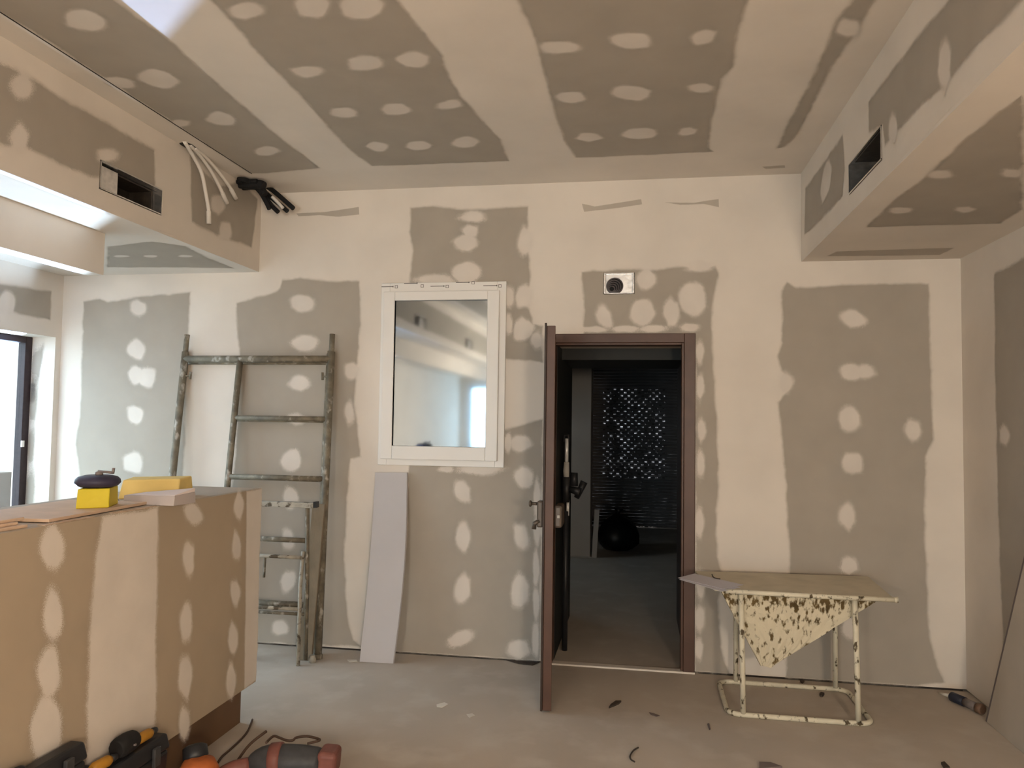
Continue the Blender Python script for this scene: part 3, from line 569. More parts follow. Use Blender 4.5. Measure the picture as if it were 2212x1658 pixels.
spots(soffit_r, 'U', [[(1.167,-1.704),(1.195,-1.696),(1.224,-1.653),(1.229,-1.627),(1.21,-1.606),(1.168,-1.615),(1.145,-1.639),(1.13,-1.676),(1.139,-1.699)],
 [(1.407,-1.686),(1.429,-1.688),(1.457,-1.677),(1.481,-1.651),(1.494,-1.612),(1.495,-1.581),(1.463,-1.589),(1.437,-1.606),(1.414,-1.647)],
 [(1.16,-1.116),(1.151,-1.161),(1.161,-1.184),(1.193,-1.18),(1.222,-1.169),(1.244,-1.13),(1.245,-1.092),(1.221,-1.078),(1.193,-1.076)],
 [(1.529,-1.103),(1.522,-1.077),(1.501,-1.06),(1.476,-1.076),(1.445,-1.111),(1.439,-1.148),(1.461,-1.156),(1.483,-1.158),(1.506,-1.133)]])
boards(wall_right, 'RW', [[(-0.435,2.365),(-0.602,2.366),(-0.839,2.382),(-1.985,2.338),(-1.891,0.02),(-0.755,0.076),(-0.454,0.067),(-0.469,0.501),(-0.453,0.762),(-0.437,1.199),(-0.434,1.594),(-0.431,1.968)]])
spots(wall_right, 'RW', [[(-0.572,1.507),(-0.571,1.486),(-0.538,1.448),(-0.506,1.45),(-0.473,1.463),(-0.475,1.496),(-0.474,1.526),(-0.516,1.549),(-0.54,1.535)]])
boards(wall_left, 'LW', [[(-0.768,2.383),(-0.556,2.383),(-0.118,2.406),(-0.116,2.207),(-0.316,2.212),(-0.548,2.232),(-0.759,2.238)]])
spots(wall_left, 'LW', [[(-0.536,2.318),(-0.498,2.345),(-0.443,2.325),(-0.428,2.283),(-0.436,2.232),(-0.469,2.196),(-0.528,2.19),(-0.55,2.215),(-0.554,2.28)]])
for p in [[(-4.265,2.008),(-4.239,2.008),(-4.251,1.881),(-4.275,1.747),(-4.32,1.747),(-4.323,1.948)], [(-4.326,1.714),(-4.273,1.707),(-4.281,1.498),(-4.323,1.514)], [(-4.325,1.397),(-4.279,1.388),(-4.285,1.199),(-4.323,1.215)], [(-4.324,1.083),(-4.264,1.091),(-4.267,0.854),(-4.32,0.852)]]:
    layer('plasterboard_area', wall_left, 'J', p, .0006, M['board'], .02, True)
# dark joint left open between ceiling sheets
mb = MB().box(-2.465, -2.459, -12.5, -.42, H - .0015, H + .0)
mb.build('joint', M['dark_gap'], ceiling)

# ================================================================ white window in the end wall
def bars(mb, x0, x1, z0, z1, wx, wz0, wz1, y0, y1):
    mb.box(x0, x0 + wx, y0, y1, z0, z1); mb.box(x1 - wx, x1, y0, y1, z0, z1)
    mb.box(x0 + wx, x1 - wx, y0, y1, z0, z0 + wz0); mb.box(x0 + wx, x1 - wx, y0, y1, z1 - wz1, z1)
    return mb
win = thing('window_1', 'white plastic window in the end wall with mirror-coated pane', 'window', (-1.29, 0, 1.23)); win['kind'] = 'structure'
bars(MB(), -1.716, -.863, 1.231, 2.448, .06, .05, .07, -.016, .12).build('window_frame', M['pvc'], win, .003)
bars(MB(), -1.692, -.905, 1.272, 2.386, .078, .088, .06, -.040, -.0165).build('window_sash', M['pvc'], win, .004)
bars(MB(), -1.626, -.972, 1.348, 2.337, .012, .012, .012, -.036, -.012).build('window_seal', M['seal'], win)
MB().box(-1.615, -.983, -.022, -.016, 1.359, 2.326).build('window_pane', M['coated_glass'], win)
# dark room behind the pane
mb = MB().box(-1.9, -.7, .25, .27, 1.0, 2.6); mb.box(-1.9, -.7, .19, .25, 2.5, 2.6); mb.box(-1.9, -.7, .19, .25, 1.0, 1.1); mb.box(-1.9, -1.8, .19, .25, 1.0, 2.6); mb.box(-.8, -.7, .19, .25, 1.0, 2.6)
mb.build('window_back_box', M['black_panel'], win)
# installer's marks printed on the head of the frame
marks = [(-1.717,-0.017,2.424),(-1.639,-0.017,2.423),(-1.613,-0.017,2.423),(-1.559,-0.017,2.444),(-1.472,-0.017,2.442),(-1.433,-0.017,2.426),(-1.376,-0.017,2.422),(-1.287,-0.017,2.421),(-1.262,-0.017,2.42),(-1.202,-0.017,2.444),(-1.117,-0.017,2.443),(-1.086,-0.017,2.442),(-1.017,-0.017,2.42),(-0.93,-0.017,2.418),(-0.906,-0.017,2.418)]
for i in range(5):
    a, b, c = marks[3 * i:3 * i + 3]
    m_ = MB().box(a[0], b[0], -.0172, -.0163, a[2] - .0022, a[2] + .0022)
    m_.box(b[0], b[0] + .006, -.0172, -.0163, a[2] - .005, a[2] + .005)
    bars(m_, c[0] - .010, c[0] + .010, c[2] - .011, c[2] + .009, .003, .003, .003, -.0172, -.0163)
    m_.build('printed_mark', M['ink'], win)

# ================================================================ brown steel door, open towards the camera
door = thing('door_1', 'brown steel door swung open into the room', 'door', (-.09, 0, 0)); door['kind'] = 'structure'
fr = MB().box(.277, .345, -.018, .10, 0, 2.10); fr.box(.262, .277, -.004, .10, 0, 2.042)
fr.build('jamb', M['brown_metal'], door, .003)
fr = MB().box(-.600, -.535, -.012, .10, 0, 2.10); fr.build('jamb', M['brown_metal'], door, .003)
fr = MB().box(-.535, .277, -.018, .10, 2.042, 2.10); fr.box(-.535, .262, -.004, .10, 2.028, 2.042)
fr.build('head', M['brown_metal'], door, .003)
def leafbox(mb, x0, x1, y0, y1, z0, z1):
    k = lambda y: (y + .825) / .80 * -.092
    return mb.hexa([(x0 + k(y0), y0, z0), (x1 + k(y0), y0, z0), (x1 + k(y1), y1, z0), (x0 + k(y1), y1, z0)], [(x0 + k(y0), y0, z1), (x1 + k(y0), y0, z1), (x1 + k(y1), y1, z1), (x0 + k(y1), y1, z1)])
lf = leafbox(MB(), -.494, -.447, -.825, -.024, .012, 2.051)
leaf = lf.build('leaf', M['brown_metal'], door, .003)
leafbox(MB(), -.506, -.494, -.832, -.03, .010, 2.066).build('leaf_lip', M['dark_brown'], leaf, .002)
mb = MB().box(-.540, -.506, -.80, -.735, .965, 1.105)
lk = mb.build('lock_case', M['lock'], leaf, .008)
mb = MB().tube([(-.54, -.765, 1.088), (-.575, -.765, 1.088)], .009); mb.lathe([(.010, 0), (.017, .004), (.018, .012), (.010, .016)], (-.572, -.765, 1.088), (-1, 0, 0), 16)
mb.build('knob', M['lock'], leaf)
mb = MB().tube([(-.524, -.79, 1.0), (-.552, -.79, .985), (-.556, -.79, .955)], .013); mb.build('lever', M['lock'], leaf)
MB().box(-.447, -.405, -.80, -.64, .965, 1.085).build('rim_lock', M['lock'], leaf, .012)
MB().box(-.430, -.416, -.8025, -.795, 1.018, 1.034).build('keyhole_plate', M['grey_plastic'], leaf, .001)
MB().box(-.60, .347, -.022, .035, 0.0, .010).build('threshold', M['plaster'], door)
# ---- passage behind the door
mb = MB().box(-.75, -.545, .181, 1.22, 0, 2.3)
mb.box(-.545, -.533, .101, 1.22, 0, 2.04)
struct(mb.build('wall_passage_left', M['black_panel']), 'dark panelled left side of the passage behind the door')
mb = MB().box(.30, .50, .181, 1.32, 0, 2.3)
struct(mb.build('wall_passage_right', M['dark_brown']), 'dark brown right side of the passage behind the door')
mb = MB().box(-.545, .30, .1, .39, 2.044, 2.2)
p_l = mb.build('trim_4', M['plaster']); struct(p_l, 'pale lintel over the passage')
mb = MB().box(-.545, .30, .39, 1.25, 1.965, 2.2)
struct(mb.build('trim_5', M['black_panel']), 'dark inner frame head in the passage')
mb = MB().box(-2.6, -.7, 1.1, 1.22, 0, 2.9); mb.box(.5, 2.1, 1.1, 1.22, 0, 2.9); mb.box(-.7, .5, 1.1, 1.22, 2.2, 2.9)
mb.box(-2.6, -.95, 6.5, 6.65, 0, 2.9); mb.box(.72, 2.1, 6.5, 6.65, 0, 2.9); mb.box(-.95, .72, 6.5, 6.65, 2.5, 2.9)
mb.box(-2.6, -2.45, 1.22, 2.4, 0, 2.9); mb.box(-2.6, -2.45, 3.3, 6.5, 0, 2.9); mb.box(-2.6, -2.45, 2.4, 3.3, 0, 1.4); mb.box(-2.6, -2.45, 2.4, 3.3, 1.85, 2.9)  # side opening added out of view to light the column
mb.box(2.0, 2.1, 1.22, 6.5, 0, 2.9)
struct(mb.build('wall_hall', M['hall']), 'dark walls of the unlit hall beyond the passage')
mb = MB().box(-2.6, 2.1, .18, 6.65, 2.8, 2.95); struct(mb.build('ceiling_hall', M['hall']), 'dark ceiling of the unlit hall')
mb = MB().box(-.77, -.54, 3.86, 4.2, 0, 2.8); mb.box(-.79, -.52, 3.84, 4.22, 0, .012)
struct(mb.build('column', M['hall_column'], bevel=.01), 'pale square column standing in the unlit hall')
# perforated roller shutter at the end of the hall
sh = thing('window_2', 'perforated roller shutter letting daylight through at the end of the dark hall', 'shutter', (-.1, 6.5, 0)); sh['kind'] = 'structure'
def slat_mesh(shift, holes):
    mb = MB(); z0, z1, h0, h1 = 0, .0455, .014, .032; x0, x1 = -.93, .70
    def strip(za, ya, zb, yb, xa, xb): mb.add([(xa, ya, za), (xb, ya, za), (xb, yb, zb), (xa, yb, zb)], [(0, 1, 2, 3)])
    strip(z0, .004, .004, -.006, x0, x1); strip(.004, -.006, h0, -.010, x0, x1); strip(h1, -.010, z1, .0, x0, x1)
    cur = x0
    if holes:
        k = 0
        while True:
            c = -.51 + shift + k * .102
            if c > .39: break
            strip(h0, -.010, h1, -.010, cur, c - .018); cur = c + .018; k += 1
    strip(h0, -.010, h1, -.010, cur, x1)
    return mb.mesh('slat')
SM = [slat_mesh(0, True), slat_mesh(.051, True), slat_mesh(0, False)]
for me in SM: me.materials.append(M['shutter'])
for i in range(55):
    z = .02 + i * .046
    me = SM[i % 2] if .7 < z < 2.0 else SM[2]
    o = bpy.data.objects.new('slat', me); COL.objects.link(o); o.parent = sh; o.location = (.1, 0, z)
    if True: o.location = (.1 - 0.0, 0.02, z)
MB().box(-.95, -.90, 6.47, 6.56, 0, 2.56).build('guide_rail', M['black_panel'], sh)
MB().box(.67, .72, 6.47, 6.56, 0, 2.56).build('guide_rail', M['black_panel'], sh)
MB().box(-.93, .70, 6.60, 6.606, 0, 2.5).build('dimming_pane', M['dimming_glass'], sh)  # added pane, mottled so only some slots look bright
# rubbish bag
bg_ = thing('rubbish_bag', 'black rubbish bag slumped on the floor of the dark hall', 'bag', (-.25, 4.5, 0))
mb = MB(); rings = []; S = 18
prof = [(.02, .0), (.17, .01), (.235, .08), (.25, .18), (.215, .28), (.14, .36), (.06, .41), (.035, .43)]
base = []
for (r, h) in prof:
    for k in range(S):
        an = 2 * math.pi * k / S; rr = r * (1 + .09 * math.sin(3 * an + h * 9) + .05 * math.sin(7 * an + h * 23))
        base.append((-.25 + rr * math.cos(an), 4.5 + rr * math.sin(an), h))
mb.add(base, [(i * S + k, i * S + (k + 1) % S, (i + 1) * S + (k + 1) % S, (i + 1) * S + k) for i in range(len(prof) - 1) for k in range(S)] + [tuple(range(S))], True)
mb.build('sack', M['black_bag'], bg_)
MB().lathe([(.035, 0), (.03, .02), (.06, .07), (.05, .075)], (-.25, 4.5, .425), (0.2, -.1, 1), 12).build('tied_neck', M['black_bag'], bg_)
o = MB().obox((-.48, 3.88, .27), (.055, .02, .54), (-.05, .05, 0)).build('timber_offcut', M['hall_column']); tag(o, 'pale timber offcut leaning on the column in the dark hall', 'timber')
# telescopic pole standing against the passage wall
po = thing('telescopic_pole', 'chrome and black telescopic pole with star knob standing behind the open door', 'pole', (-.485, .30, 0))
px_, py_ = -.485, .30
MB().tube([(px_, py_, 0.0), (px_, py_, .93)], .019).build('lower_tube', M['black_plastic'], po)
MB().tube([(px_ + .012, py_, .90), (px_ + .012, py_, 1.0)], .011).build('inner_tube', M['chrome'], po)
mb = MB().tube([(px_, py_, .99), (px_, py_, 1.16)], [.022, .030], 12)
mb.tube([(px_ + .02, py_, 1.08), (px_ + .10, py_ - .02, 1.06)], [.02, .03], 10); mb.tube([(px_ + .07, py_, 1.02), (px_ + .12, py_, 1.13)], [.018, .025], 10); mb.tube([(px_ + .05, py_, 1.10), (px_ + .055, py_, 1.19)], [.03, .022], 10)
mb.build('star_knob', M['black_plastic'], po)
MB().tube([(px_, py_, 1.15), (px_ - .002, py_, 1.20), (px_, py_, 1.26)], [.019, .022, .018]).build('sleeve', M['grey_plastic'], po)
MB().tube([(px_, py_, 1.26), (px_, py_, 1.42)], .013).build('upper_tube', M['chrome'], po)
MB().tube([(px_ - .02, py_, 1.40), (px_ - .015, py_, 1.44), (px_ + .012, py_, 1.445), (px_ + .015, py_, 1.40)], .007).build('hook', M['black_plastic'], po)

# ================================================================ glazed openings of the side wall
for i, (y0, y1, z0, z1) in enumerate(OPEN):
    g = thing('door_%d' % (i + 2) if i == 0 else 'window_%d' % (i + 2), ['dark framed glazed door in the side wall, bright outside', 'second dark framed shop window along the side wall', 'third dark framed shop window along the side wall'][i], 'door' if i == 0 else 'window', (XL - .2, (y0 + y1) / 2, 0)); g['kind'] = 'structure'
    xa, xb = XL - .245, XL - .185
    MB().box(xa, xb, y1 - .062, y1, z0, z1).build('frame_post', M['frame_dark'], g, .004)
    MB().box(xa, xb, y0, y0 + .062, z0, z1).build('frame_post', M['frame_dark'], g, .004)
    MB().box(xa, xb, y0 + .062, y1 - .062, z1 - .045, z1).build('frame_head', M['frame_dark'], g, .004)
    MB().box(xa, xb, y0 + .062, y1 - .062, z0, z0 + .06).build('frame_sill', M['frame_dark'], g, .004)
    MB().box(xa + .025, xa + .031, y0 + .062, y1 - .062, z0 + .06, z1 - .045).build('glass_pane', M['clear_glass'], g)
    if i == 0: MB().box(xb, xb + .012, y1 - .068, y1 - .048, 1.30, 1.345).build('latch', M['pvc'], g)
o = MB().box(-7.2, -6.4, *sorted(([(-6.4,2.077,0.936)][0][1], [(-6.4,2.077,0.936)][0][1] - 3)), -.03, [(-6.4,2.077,0.936)][0][2]).build('hoarding', M['outside_brown'], bevel=.01)
tag(o, 'low brown hoarding outside the glazed door', 'hoarding')
# glazing at the far end of the room
g = thing('window_4', 'wide bright shop window at the far end behind the camera', 'window', ((FRONT[0] + FRONT[1]) / 2, YF - .1, 0)); g['kind'] = 'structure'
x0, x1 = FRONT[:2]; xm = x0 + 1.3
for a, b in ((x0, x0 + .06), (xm, xm + .06), (xm + 1.4, xm + 1.46), (x1 - .06, x1)): MB().box(a, b, YF - .13, YF - .07, 0, 2.35).build('frame_post', M['frame_dark'], g, .004)
MB().box(x0 + .06, x1 - .06, YF - .13, YF - .07, 2.29, 2.35).build('frame_head', M['frame_dark'], g, .004)
MB().box(x0 + .06, x1 - .06, YF - .105, YF - .099, 0, 2.29).build('glass_pane', M['clear_glass'], g)
# bodies of the two added lamps that make the bright ceiling patches
fx, fy, fz = ADDED_LAMP_IN
t = thing('added_lamp', 'added cold lamp with cut-off plates behind the bar counter, lighting the ceiling patches', 'lamp', (fx, fy, 0))
h_ = .19; c_ = ZS - fz
def plate(mb, p0, p1, z0, z1, th=.003):
    a, b = Vector(p0), Vector(p1); n_ = Vector((-(b - a).y, (b - a).x)).normalized() * th
    return mb.hexa([(a.x, a.y, z0), (b.x, b.y, z0), (b.x + n_.x, b.y + n_.y, z0), (a.x + n_.x, a.y + n_.y, z0)], [(a.x, a.y, z1), (b.x, b.y, z1), (b.x + n_.x, b.y + n_.y, z1), (a.x + n_.x, a.y + n_.y, z1)])
lx = fx - h_ * (4.14 - abs(fx)) / (2.44 - fz); rx_ = fx + h_ * (abs(fx) - 2.635) / c_
# far shade follows the cut-off line y = -.795 X + k
k0 = -1.27 - .795 * 2.886
off = ((k0 - .795 * fx) - fy)              # distance (in y) from the lamp to the cut-off line on the soffit
yk = lambda x: -.795 * (x - fx) + fy + off * h_ / c_
mb = MB(); plate(mb, (lx - .02, yk(lx - .02)), (rx_ + .02, yk(rx_ + .02)), fz - .06, fz + h_)
plate(mb, (lx, yk(lx) + .01), (lx, fy - .20), fz - .06, fz + h_, -.003); plate(mb, (rx_, yk(rx_) + .01), (rx_, fy - .20), fz - .06, fz + h_)
plate(mb, (lx, fy - .20), (rx_, fy - .20), fz - .06, fz + .05)
mb.box(lx, rx_, fy - .20, fy + .06, fz - .064, fz - .06)
mb.build('shade', M['black_panel'], t)  # plates shaped to cut the added light into the patch outline
mb = MB().tube([(fx, fy - .08, .02), (fx, fy - .08, fz - .064)], .015, 10); mb.build('pole', M['black_plastic'], t)
for a in (0, 2.09, 4.19):
    MB().tube([(fx, fy - .08, .20), (fx + .22 * math.cos(a), fy - .08 + .22 * math.sin(a), .01)], .010, 8).build('leg', M['black_plastic'], t)
fx, fy, fz = ADDED_LAMP_OUT
t = thing('added_lamp', 'added cold lamp on a low stand outside the glazed door, lighting the ceiling patch', 'lamp', (fx, fy, -.03))
d_ = (Vector((-1.5, -3.0, 3.09)) - Vector(ADDED_LAMP_OUT)).normalized()
MB().lathe([(.03, -.10), (.10, -.09), (.12, -.03)], ADDED_LAMP_OUT, d_, 20).build('housing', M['black_plastic'], t)
MB().tube([(fx, fy, -.03), (fx - .02, fy + .02, fz - .1)], .015, 10).build('pole', M['black_plastic'], t)

# bodies of the assumed bare bulbs, added behind the camera for the warm light
for i, b in enumerate(ASSUMED_BULBS):
    t = thing('assumed_bulb', ['assumed bare warm bulb hanging by a cable on the window side', 'assumed bare warm bulb hanging by a cable near the closed side wall'][i], 'lamp', (b[0], b[1], b[2]), 'assumed bare bulbs behind the camera')
    MB().tube([(b[0], b[1], H - .002), (b[0], b[1], b[2] + .12)], .004, 8).build('flex', M['cable'], t)
    MB().lathe([(.018, .12), (.02, .09), (.02, .06)], b, seg=16).build('lamp_holder', M['black_plastic'], t)
    bl = MB().lathe([(.012, .06), (.02, .045), (.03, .0), (.022, -.02), (.004, -.03)], b, seg=20).build('glass_bulb', M['assumed_bulb_glow'], t)

# ================================================================ ventilation boxes
def liner(mb, P, u0, u1, v0, v1, depth, e=.0025):
    """open box let into a surface, with thin walls and a small rim proud of it"""
    def q(*c): mb.add([P(*x) for x in c], [(0, 1, 2, 3)])
    for (uu, vv) in ((u0, 'u'), (u1, 'u')):
        q((uu, v0, .004), (uu, v1, .004), (uu, v1, -depth), (uu, v0, -depth))
    for vv in (v0, v1): q((u0, vv, .004), (u1, vv, .004), (u1, vv, -depth), (u0, vv, -depth))
    q((u0, v0, -depth), (u1, v0, -depth), (u1, v1, -depth), (u0, v1, -depth))
    return mb
def pbox(mb, P, u0, u1, v0, v1, d0, d1):
    v = [P(u, v_, d) for u in (u0, u1) for v_ in (v0, v1) for d in (d0, d1)]
    return mb.add(v, [(0, 1, 3, 2), (4, 6, 7, 5), (0, 4, 5, 1), (2, 3, 7, 6), (0, 2, 6, 4), (1, 5, 7, 3)])
def vent(plane, u0, u1, v0, v1, label, mouth, cat='vent', depth=.20, group=None):
    P = PL[plane]; u0 += .004; u1 -= .004; v0 += .004; v1 -= .004
    t = thing('duct_outlet', label, cat, P((u0 + u1) / 2, (v0 + v1) / 2, 0), group)
    liner(MB(), P, u0, u1, v0, v1, depth).build('foil_liner', M['foil'], t)
    e = .005
    for (a, b, c, d) in ((u0, u1, v0 - .001, v0 + e), (u0, u1, v1 - e, v1 + .001), (u0 - .001, u0 + e, v0 + e, v1 - e), (u1 - e, u1 + .001, v0 + e, v1 - e)):
        pbox(MB(), P, a, b, c, d, .0005, .004).build('foil_rim', M['foil'], t)
    mouth(t, P, u0, u1, v0, v1, depth)
    return t
def mouth_left(t, P, u0, u1, v0, v1, depth):
    a = u0 + (u1 - u0) * .34
    # duct mouth: a dark opening that fills the far two thirds of the box
    mb = MB(); d = .055
    pbox(mb, P, a, u1 - .004, v0 + .004, v1 - .004, -depth + .002, -depth + .01)
    pbox(mb, P, a, u1 - .004, v1 - .012, v1 - .004, -depth + .01, -d); pbox(mb, P, a, u1 - .004, v0 + .004, v0 + .012, -depth + .01, -d)
    pbox(mb, P, u1 - .014, u1 - .004, v0 + .012, v1 - .012, -depth + .01, -d)
    mb.build('duct_mouth', M['duct_dark'], t)
    pbox(MB(), P, u0 + .003, a, v0 + .004, v1 - .010, -.034, -.030).build('foil_flap', M['foil_bright'], t)
def mouth_right(t, P, u0, u1, v0, v1, depth):
    mb = MB(); pbox(mb, P, u0 + .003, u1 - .05, v0 + .003, v1 - .003, -depth + .002, -depth + .012); pbox(mb, P, u0 + .003, u0 + .012, v0 + .003, v1 - .003, -depth + .012, -.01)
    pbox(mb, P, u0 + .012, u1 - .06, v1 - .010, v1 - .003, -depth + .012, -.01)
    mb.build('duct_mouth', M['duct_dark'], t)
def mouth_round(t, P, u0, u1, v0, v1, depth):
    pbox(MB(), P, u0 + .003, u1 - .003, v0 + .003, v1 - .003, -depth + .001, -depth + .004).build('foil_back', M['foil_bright'], t)
    c = (u0 + .066, v0 + .056); r = .055; d = -depth + .0045
    disc = lambda cx, cy, rr, dd: [P(cx + rr * math.cos(k * math.pi / 16), cy + rr * math.sin(k * math.pi / 16), dd) for k in range(32)]
    mb = MB(); mb.add(disc(c[0], c[1], r, d + .001) + disc(c[0], c[1], r, d), [tuple(range(32))] + [(k, (k + 1) % 32, 32 + (k + 1) % 32, 32 + k) for k in range(32)])
    mo = mb.build('duct_mouth', M['black_rubber'], t)
    mb = MB()
    for q in range(5):
        rr = r * (1 - .15 * q) - .004; sh = q * .0045
        mb.tube(disc(c[0] - sh, c[1] - sh, rr, d + .003), .0042, 8, closed=True)
    mb.build('flexible_duct', M['flex_duct'], mo)
vent('SL', -1.602, -1.105, *VZ, 'foil lined rectangular duct opening in the left soffit face', mouth_left)
vent('SL', -4.25, -3.75, *VZ, 'foil lined duct opening in the left soffit beside the camera', mouth_left)
vent('SL', -6.9, -6.4, *VZ, 'foil lined duct opening in the left soffit farthest behind the camera', mouth_left)
vent('SR', *RV, 2.632, 2.785, 'foil lined duct opening in the right soffit face', mouth_right)
vent('B', DUCT[0], DUCT[1], DUCT[2], DUCT[3], 'shiny foil box with black flexible duct above the brown door', mouth_round, depth=.045)

# ================================================================ conduits hanging from the ceiling corner
def sm(p, k=6):
    P = [Vector(q) for q in p]; out = []
    for i in range(len(P) - 1):
        a = P[max(i - 1, 0)]; b = P[i]; c = P[i + 1]; d = P[min(i + 2, len(P) - 1)]
        for s in range(k):
            t = s / k; out.append(.5 * ((2 * b) + (c - a) * t + (2 * a - 5 * b + 4 * c - d) * t * t + (3 * b - a - 3 * c + d) * t ** 3))
    out.append(P[-1]); return out
mb = MB(); hole = [(-2.605,-0.983,3.094),(-2.557,-0.999,3.094),(-2.543,-0.953,3.094),(-2.554,-0.856,3.094),(-2.592,-0.814,3.094),(-2.614,-0.887,3.094),(-2.623,-0.933,3.094)]
n_ = len(hole); mb.add(hole, [tuple(range(n_))]); mb.build('cut_out', M['dark_gap'], ceiling)
WC = [('white conduit hanging lowest on the left soffit, nearest the camera', [(-2.575,-1.001,3.077),(-2.575,-0.9,3.057),(-2.575,-0.8,2.983),(-2.575,-0.744,2.866),(-2.575,-0.709,2.777),(-2.575,-0.704,2.702)], .0112),
      ('white conduit hanging in the middle of the three on the left soffit', [(-2.575,-0.948,3.086),(-2.575,-0.83,3.079),(-2.575,-0.703,3.026),(-2.575,-0.595,2.954),(-2.575,-0.51,2.882)], .0112),
      ('white conduit nearest the black pipes on the left soffit', [(-2.575,-0.902,3.097),(-2.575,-0.757,3.087),(-2.575,-0.6,3.04),(-2.575,-0.478,2.99),(-2.575,-0.407,2.942)], .0112)]
for lab, p, r in WC:
    p = [list(q) for q in p]; p[0] = [-2.56, p[0][1], H - .001]
    t = thing('white_conduit', lab, 'pipe', p[-1], 'white conduits on the left soffit')
    MB().tube(sm(p), r, 10).build('tube', M['conduit'], t)
    e = Vector(p[-1]); d = (Vector(p[-1]) - Vector(p[-2])).normalized()
    MB().tube([e - d * .075, e - d * .07, e + d * .003], [r, r * 1.25, r * 1.25], 10).build('end_sleeve', M['conduit'], t)
BP = [('black foam covered pipe hanging highest of the bundle in the ceiling corner', [(-2.55, -.270), (-2.50, -.262)], [(-2.57,-0.12,3.142),(-2.466,-0.12,3.074),(-2.38,-0.12,3.004),(-2.315,-0.12,2.948)], .016),
      ('black foam covered pipe second from the right of the bundle in the ceiling corner', [(-2.55, -.305), (-2.50, -.297)], [(-2.564,-0.155,3.111),(-2.47,-0.155,3.025),(-2.391,-0.155,2.963),(-2.34,-0.155,2.92)], .0150),
      ('black foam covered pipe hanging in the middle of the bundle in the ceiling corner', [(-2.57, -.340), (-2.52, -.332)], [(-2.565,-0.19,3.101),(-2.488,-0.19,3.016),(-2.433,-0.19,2.948),(-2.389,-0.19,2.906)], .0150),
      ('black foam covered pipe hanging lowest on the left of the bundle in the ceiling corner', [(-2.58, -.375), (-2.53, -.367)], [(-2.569,-0.225,3.096),(-2.504,-0.225,3.034),(-2.462,-0.225,2.97),(-2.434,-0.225,2.919)], .0150)]
for lab, st, p, r in BP:
    path = [(st[0][0], st[0][1], H - .018), (st[1][0], st[1][1], H - .022)] + [tuple(q) for q in p]
    t = thing('black_pipe', lab, 'pipe', p[-1], 'black insulated pipes in the ceiling corner')
    MB().tube(sm(path), r * 1.0, 10).build('foam_sleeve', M['black_rubber'], t)
    if lab.startswith('black foam covered pipe second'):
        e = Vector(p[-1]); q = [e + Vector((-.02, -.01, .03)), e + Vector((.0, -.015, .07)), e + Vector((-.035, -.015, .12))]
        MB().tube(sm([(-2.43,-0.2,3.008),(-2.389,-0.2,2.969),(-2.351,-0.2,2.93)]), .011, 10).build('bare_tube', M['conduit'], t, label='pale bare tube end')
t = thing('pipe_wrap', 'black taped wrap binding the pipes against the ceiling corner', 'wrap', (-2.5, -.33, H - .05), None)
mb = MB(); a = [(-2.648,-0.3,3.113),(-2.539,-0.3,3.121),(-2.473,-0.3,3.081),(-2.439,-0.3,3.049)]
mb.tube(sm([(q[0], -.30, min(q[2], H - .032)) for q in a]), [.016 + .014 * min(1, i / 6) for i in range(19)], 12)
a = [(-2.631,-0.33,3.127),(-2.54,-0.33,3.12),(-2.47,-0.33,3.096)]; mb.tube(sm([(q[0], -.33, min(q[2], H - .02)) for q in a]), .014, 12)
a = [(-2.611,-0.26,3.118),(-2.527,-0.26,3.083),(-2.473,-0.26,3.038),(-2.452,-0.26,3.006)]; mb.tube(sm([(q[0], -.26, min(q[2], H - .03)) for q in a]), .024, 12)
mb.build('tape', M['black_rubber'], t)

# ================================================================ bar counter
ct = thing('bar_counter', 'unfinished plasterboard bar counter with plaster bands and recessed wooden plinth', 'counter', (-2.15, -2.9, 0))
YC0, YC1 = -4.35, -1.236
fp = MB().box(XC - .03, XC, YC0, YC1, .2, ZC).build('front_panel', M['counter_board'], ct, .002)
MB().box(-2.40, XC - .03, YC1 - .03, YC1, .2, ZC - .014).build('end_panel', M['counter_board'], ct)
MB().box(-2.40, XC - .03, YC0, YC0 + .03, .2, ZC - .014).build('end_panel', M['counter_board'], ct)
MB().box(-2.43, -2.40, YC0, YC1, .2, ZC - .014).build('back_panel', M['counter_board'], ct)
tp = MB().box(-2.43, XC - .030, YC0, YC1, ZC - .014, ZC).build('counter_top', M['tan_board'], ct)
MB().box(-2.36, -1.972, YC0 + .05, YC1 - .02, 0, .2).build('plinth', M['wood_kick'], ct)
layer('plaster_band', fp, 'CF', [(-2.406,1.167),(-2.093,1.167),(-2.084,0.974),(-2.076,0.789),(-2.068,0.549),(-2.051,0.216),(-2.439,0.2),(-2.448,0.553),(-2.444,0.873),(-2.434,1.034)], .0008, M['skim'], .012, False)
layer('plaster_band', fp, 'CF', [(-1.386,1.169),(-1.232,1.17),(-1.24,0.83),(-1.23,0.363),(-1.235,0.208),(-1.349,0.205),(-1.362,0.625)], .0008, M['skim'], .008, False, .002)
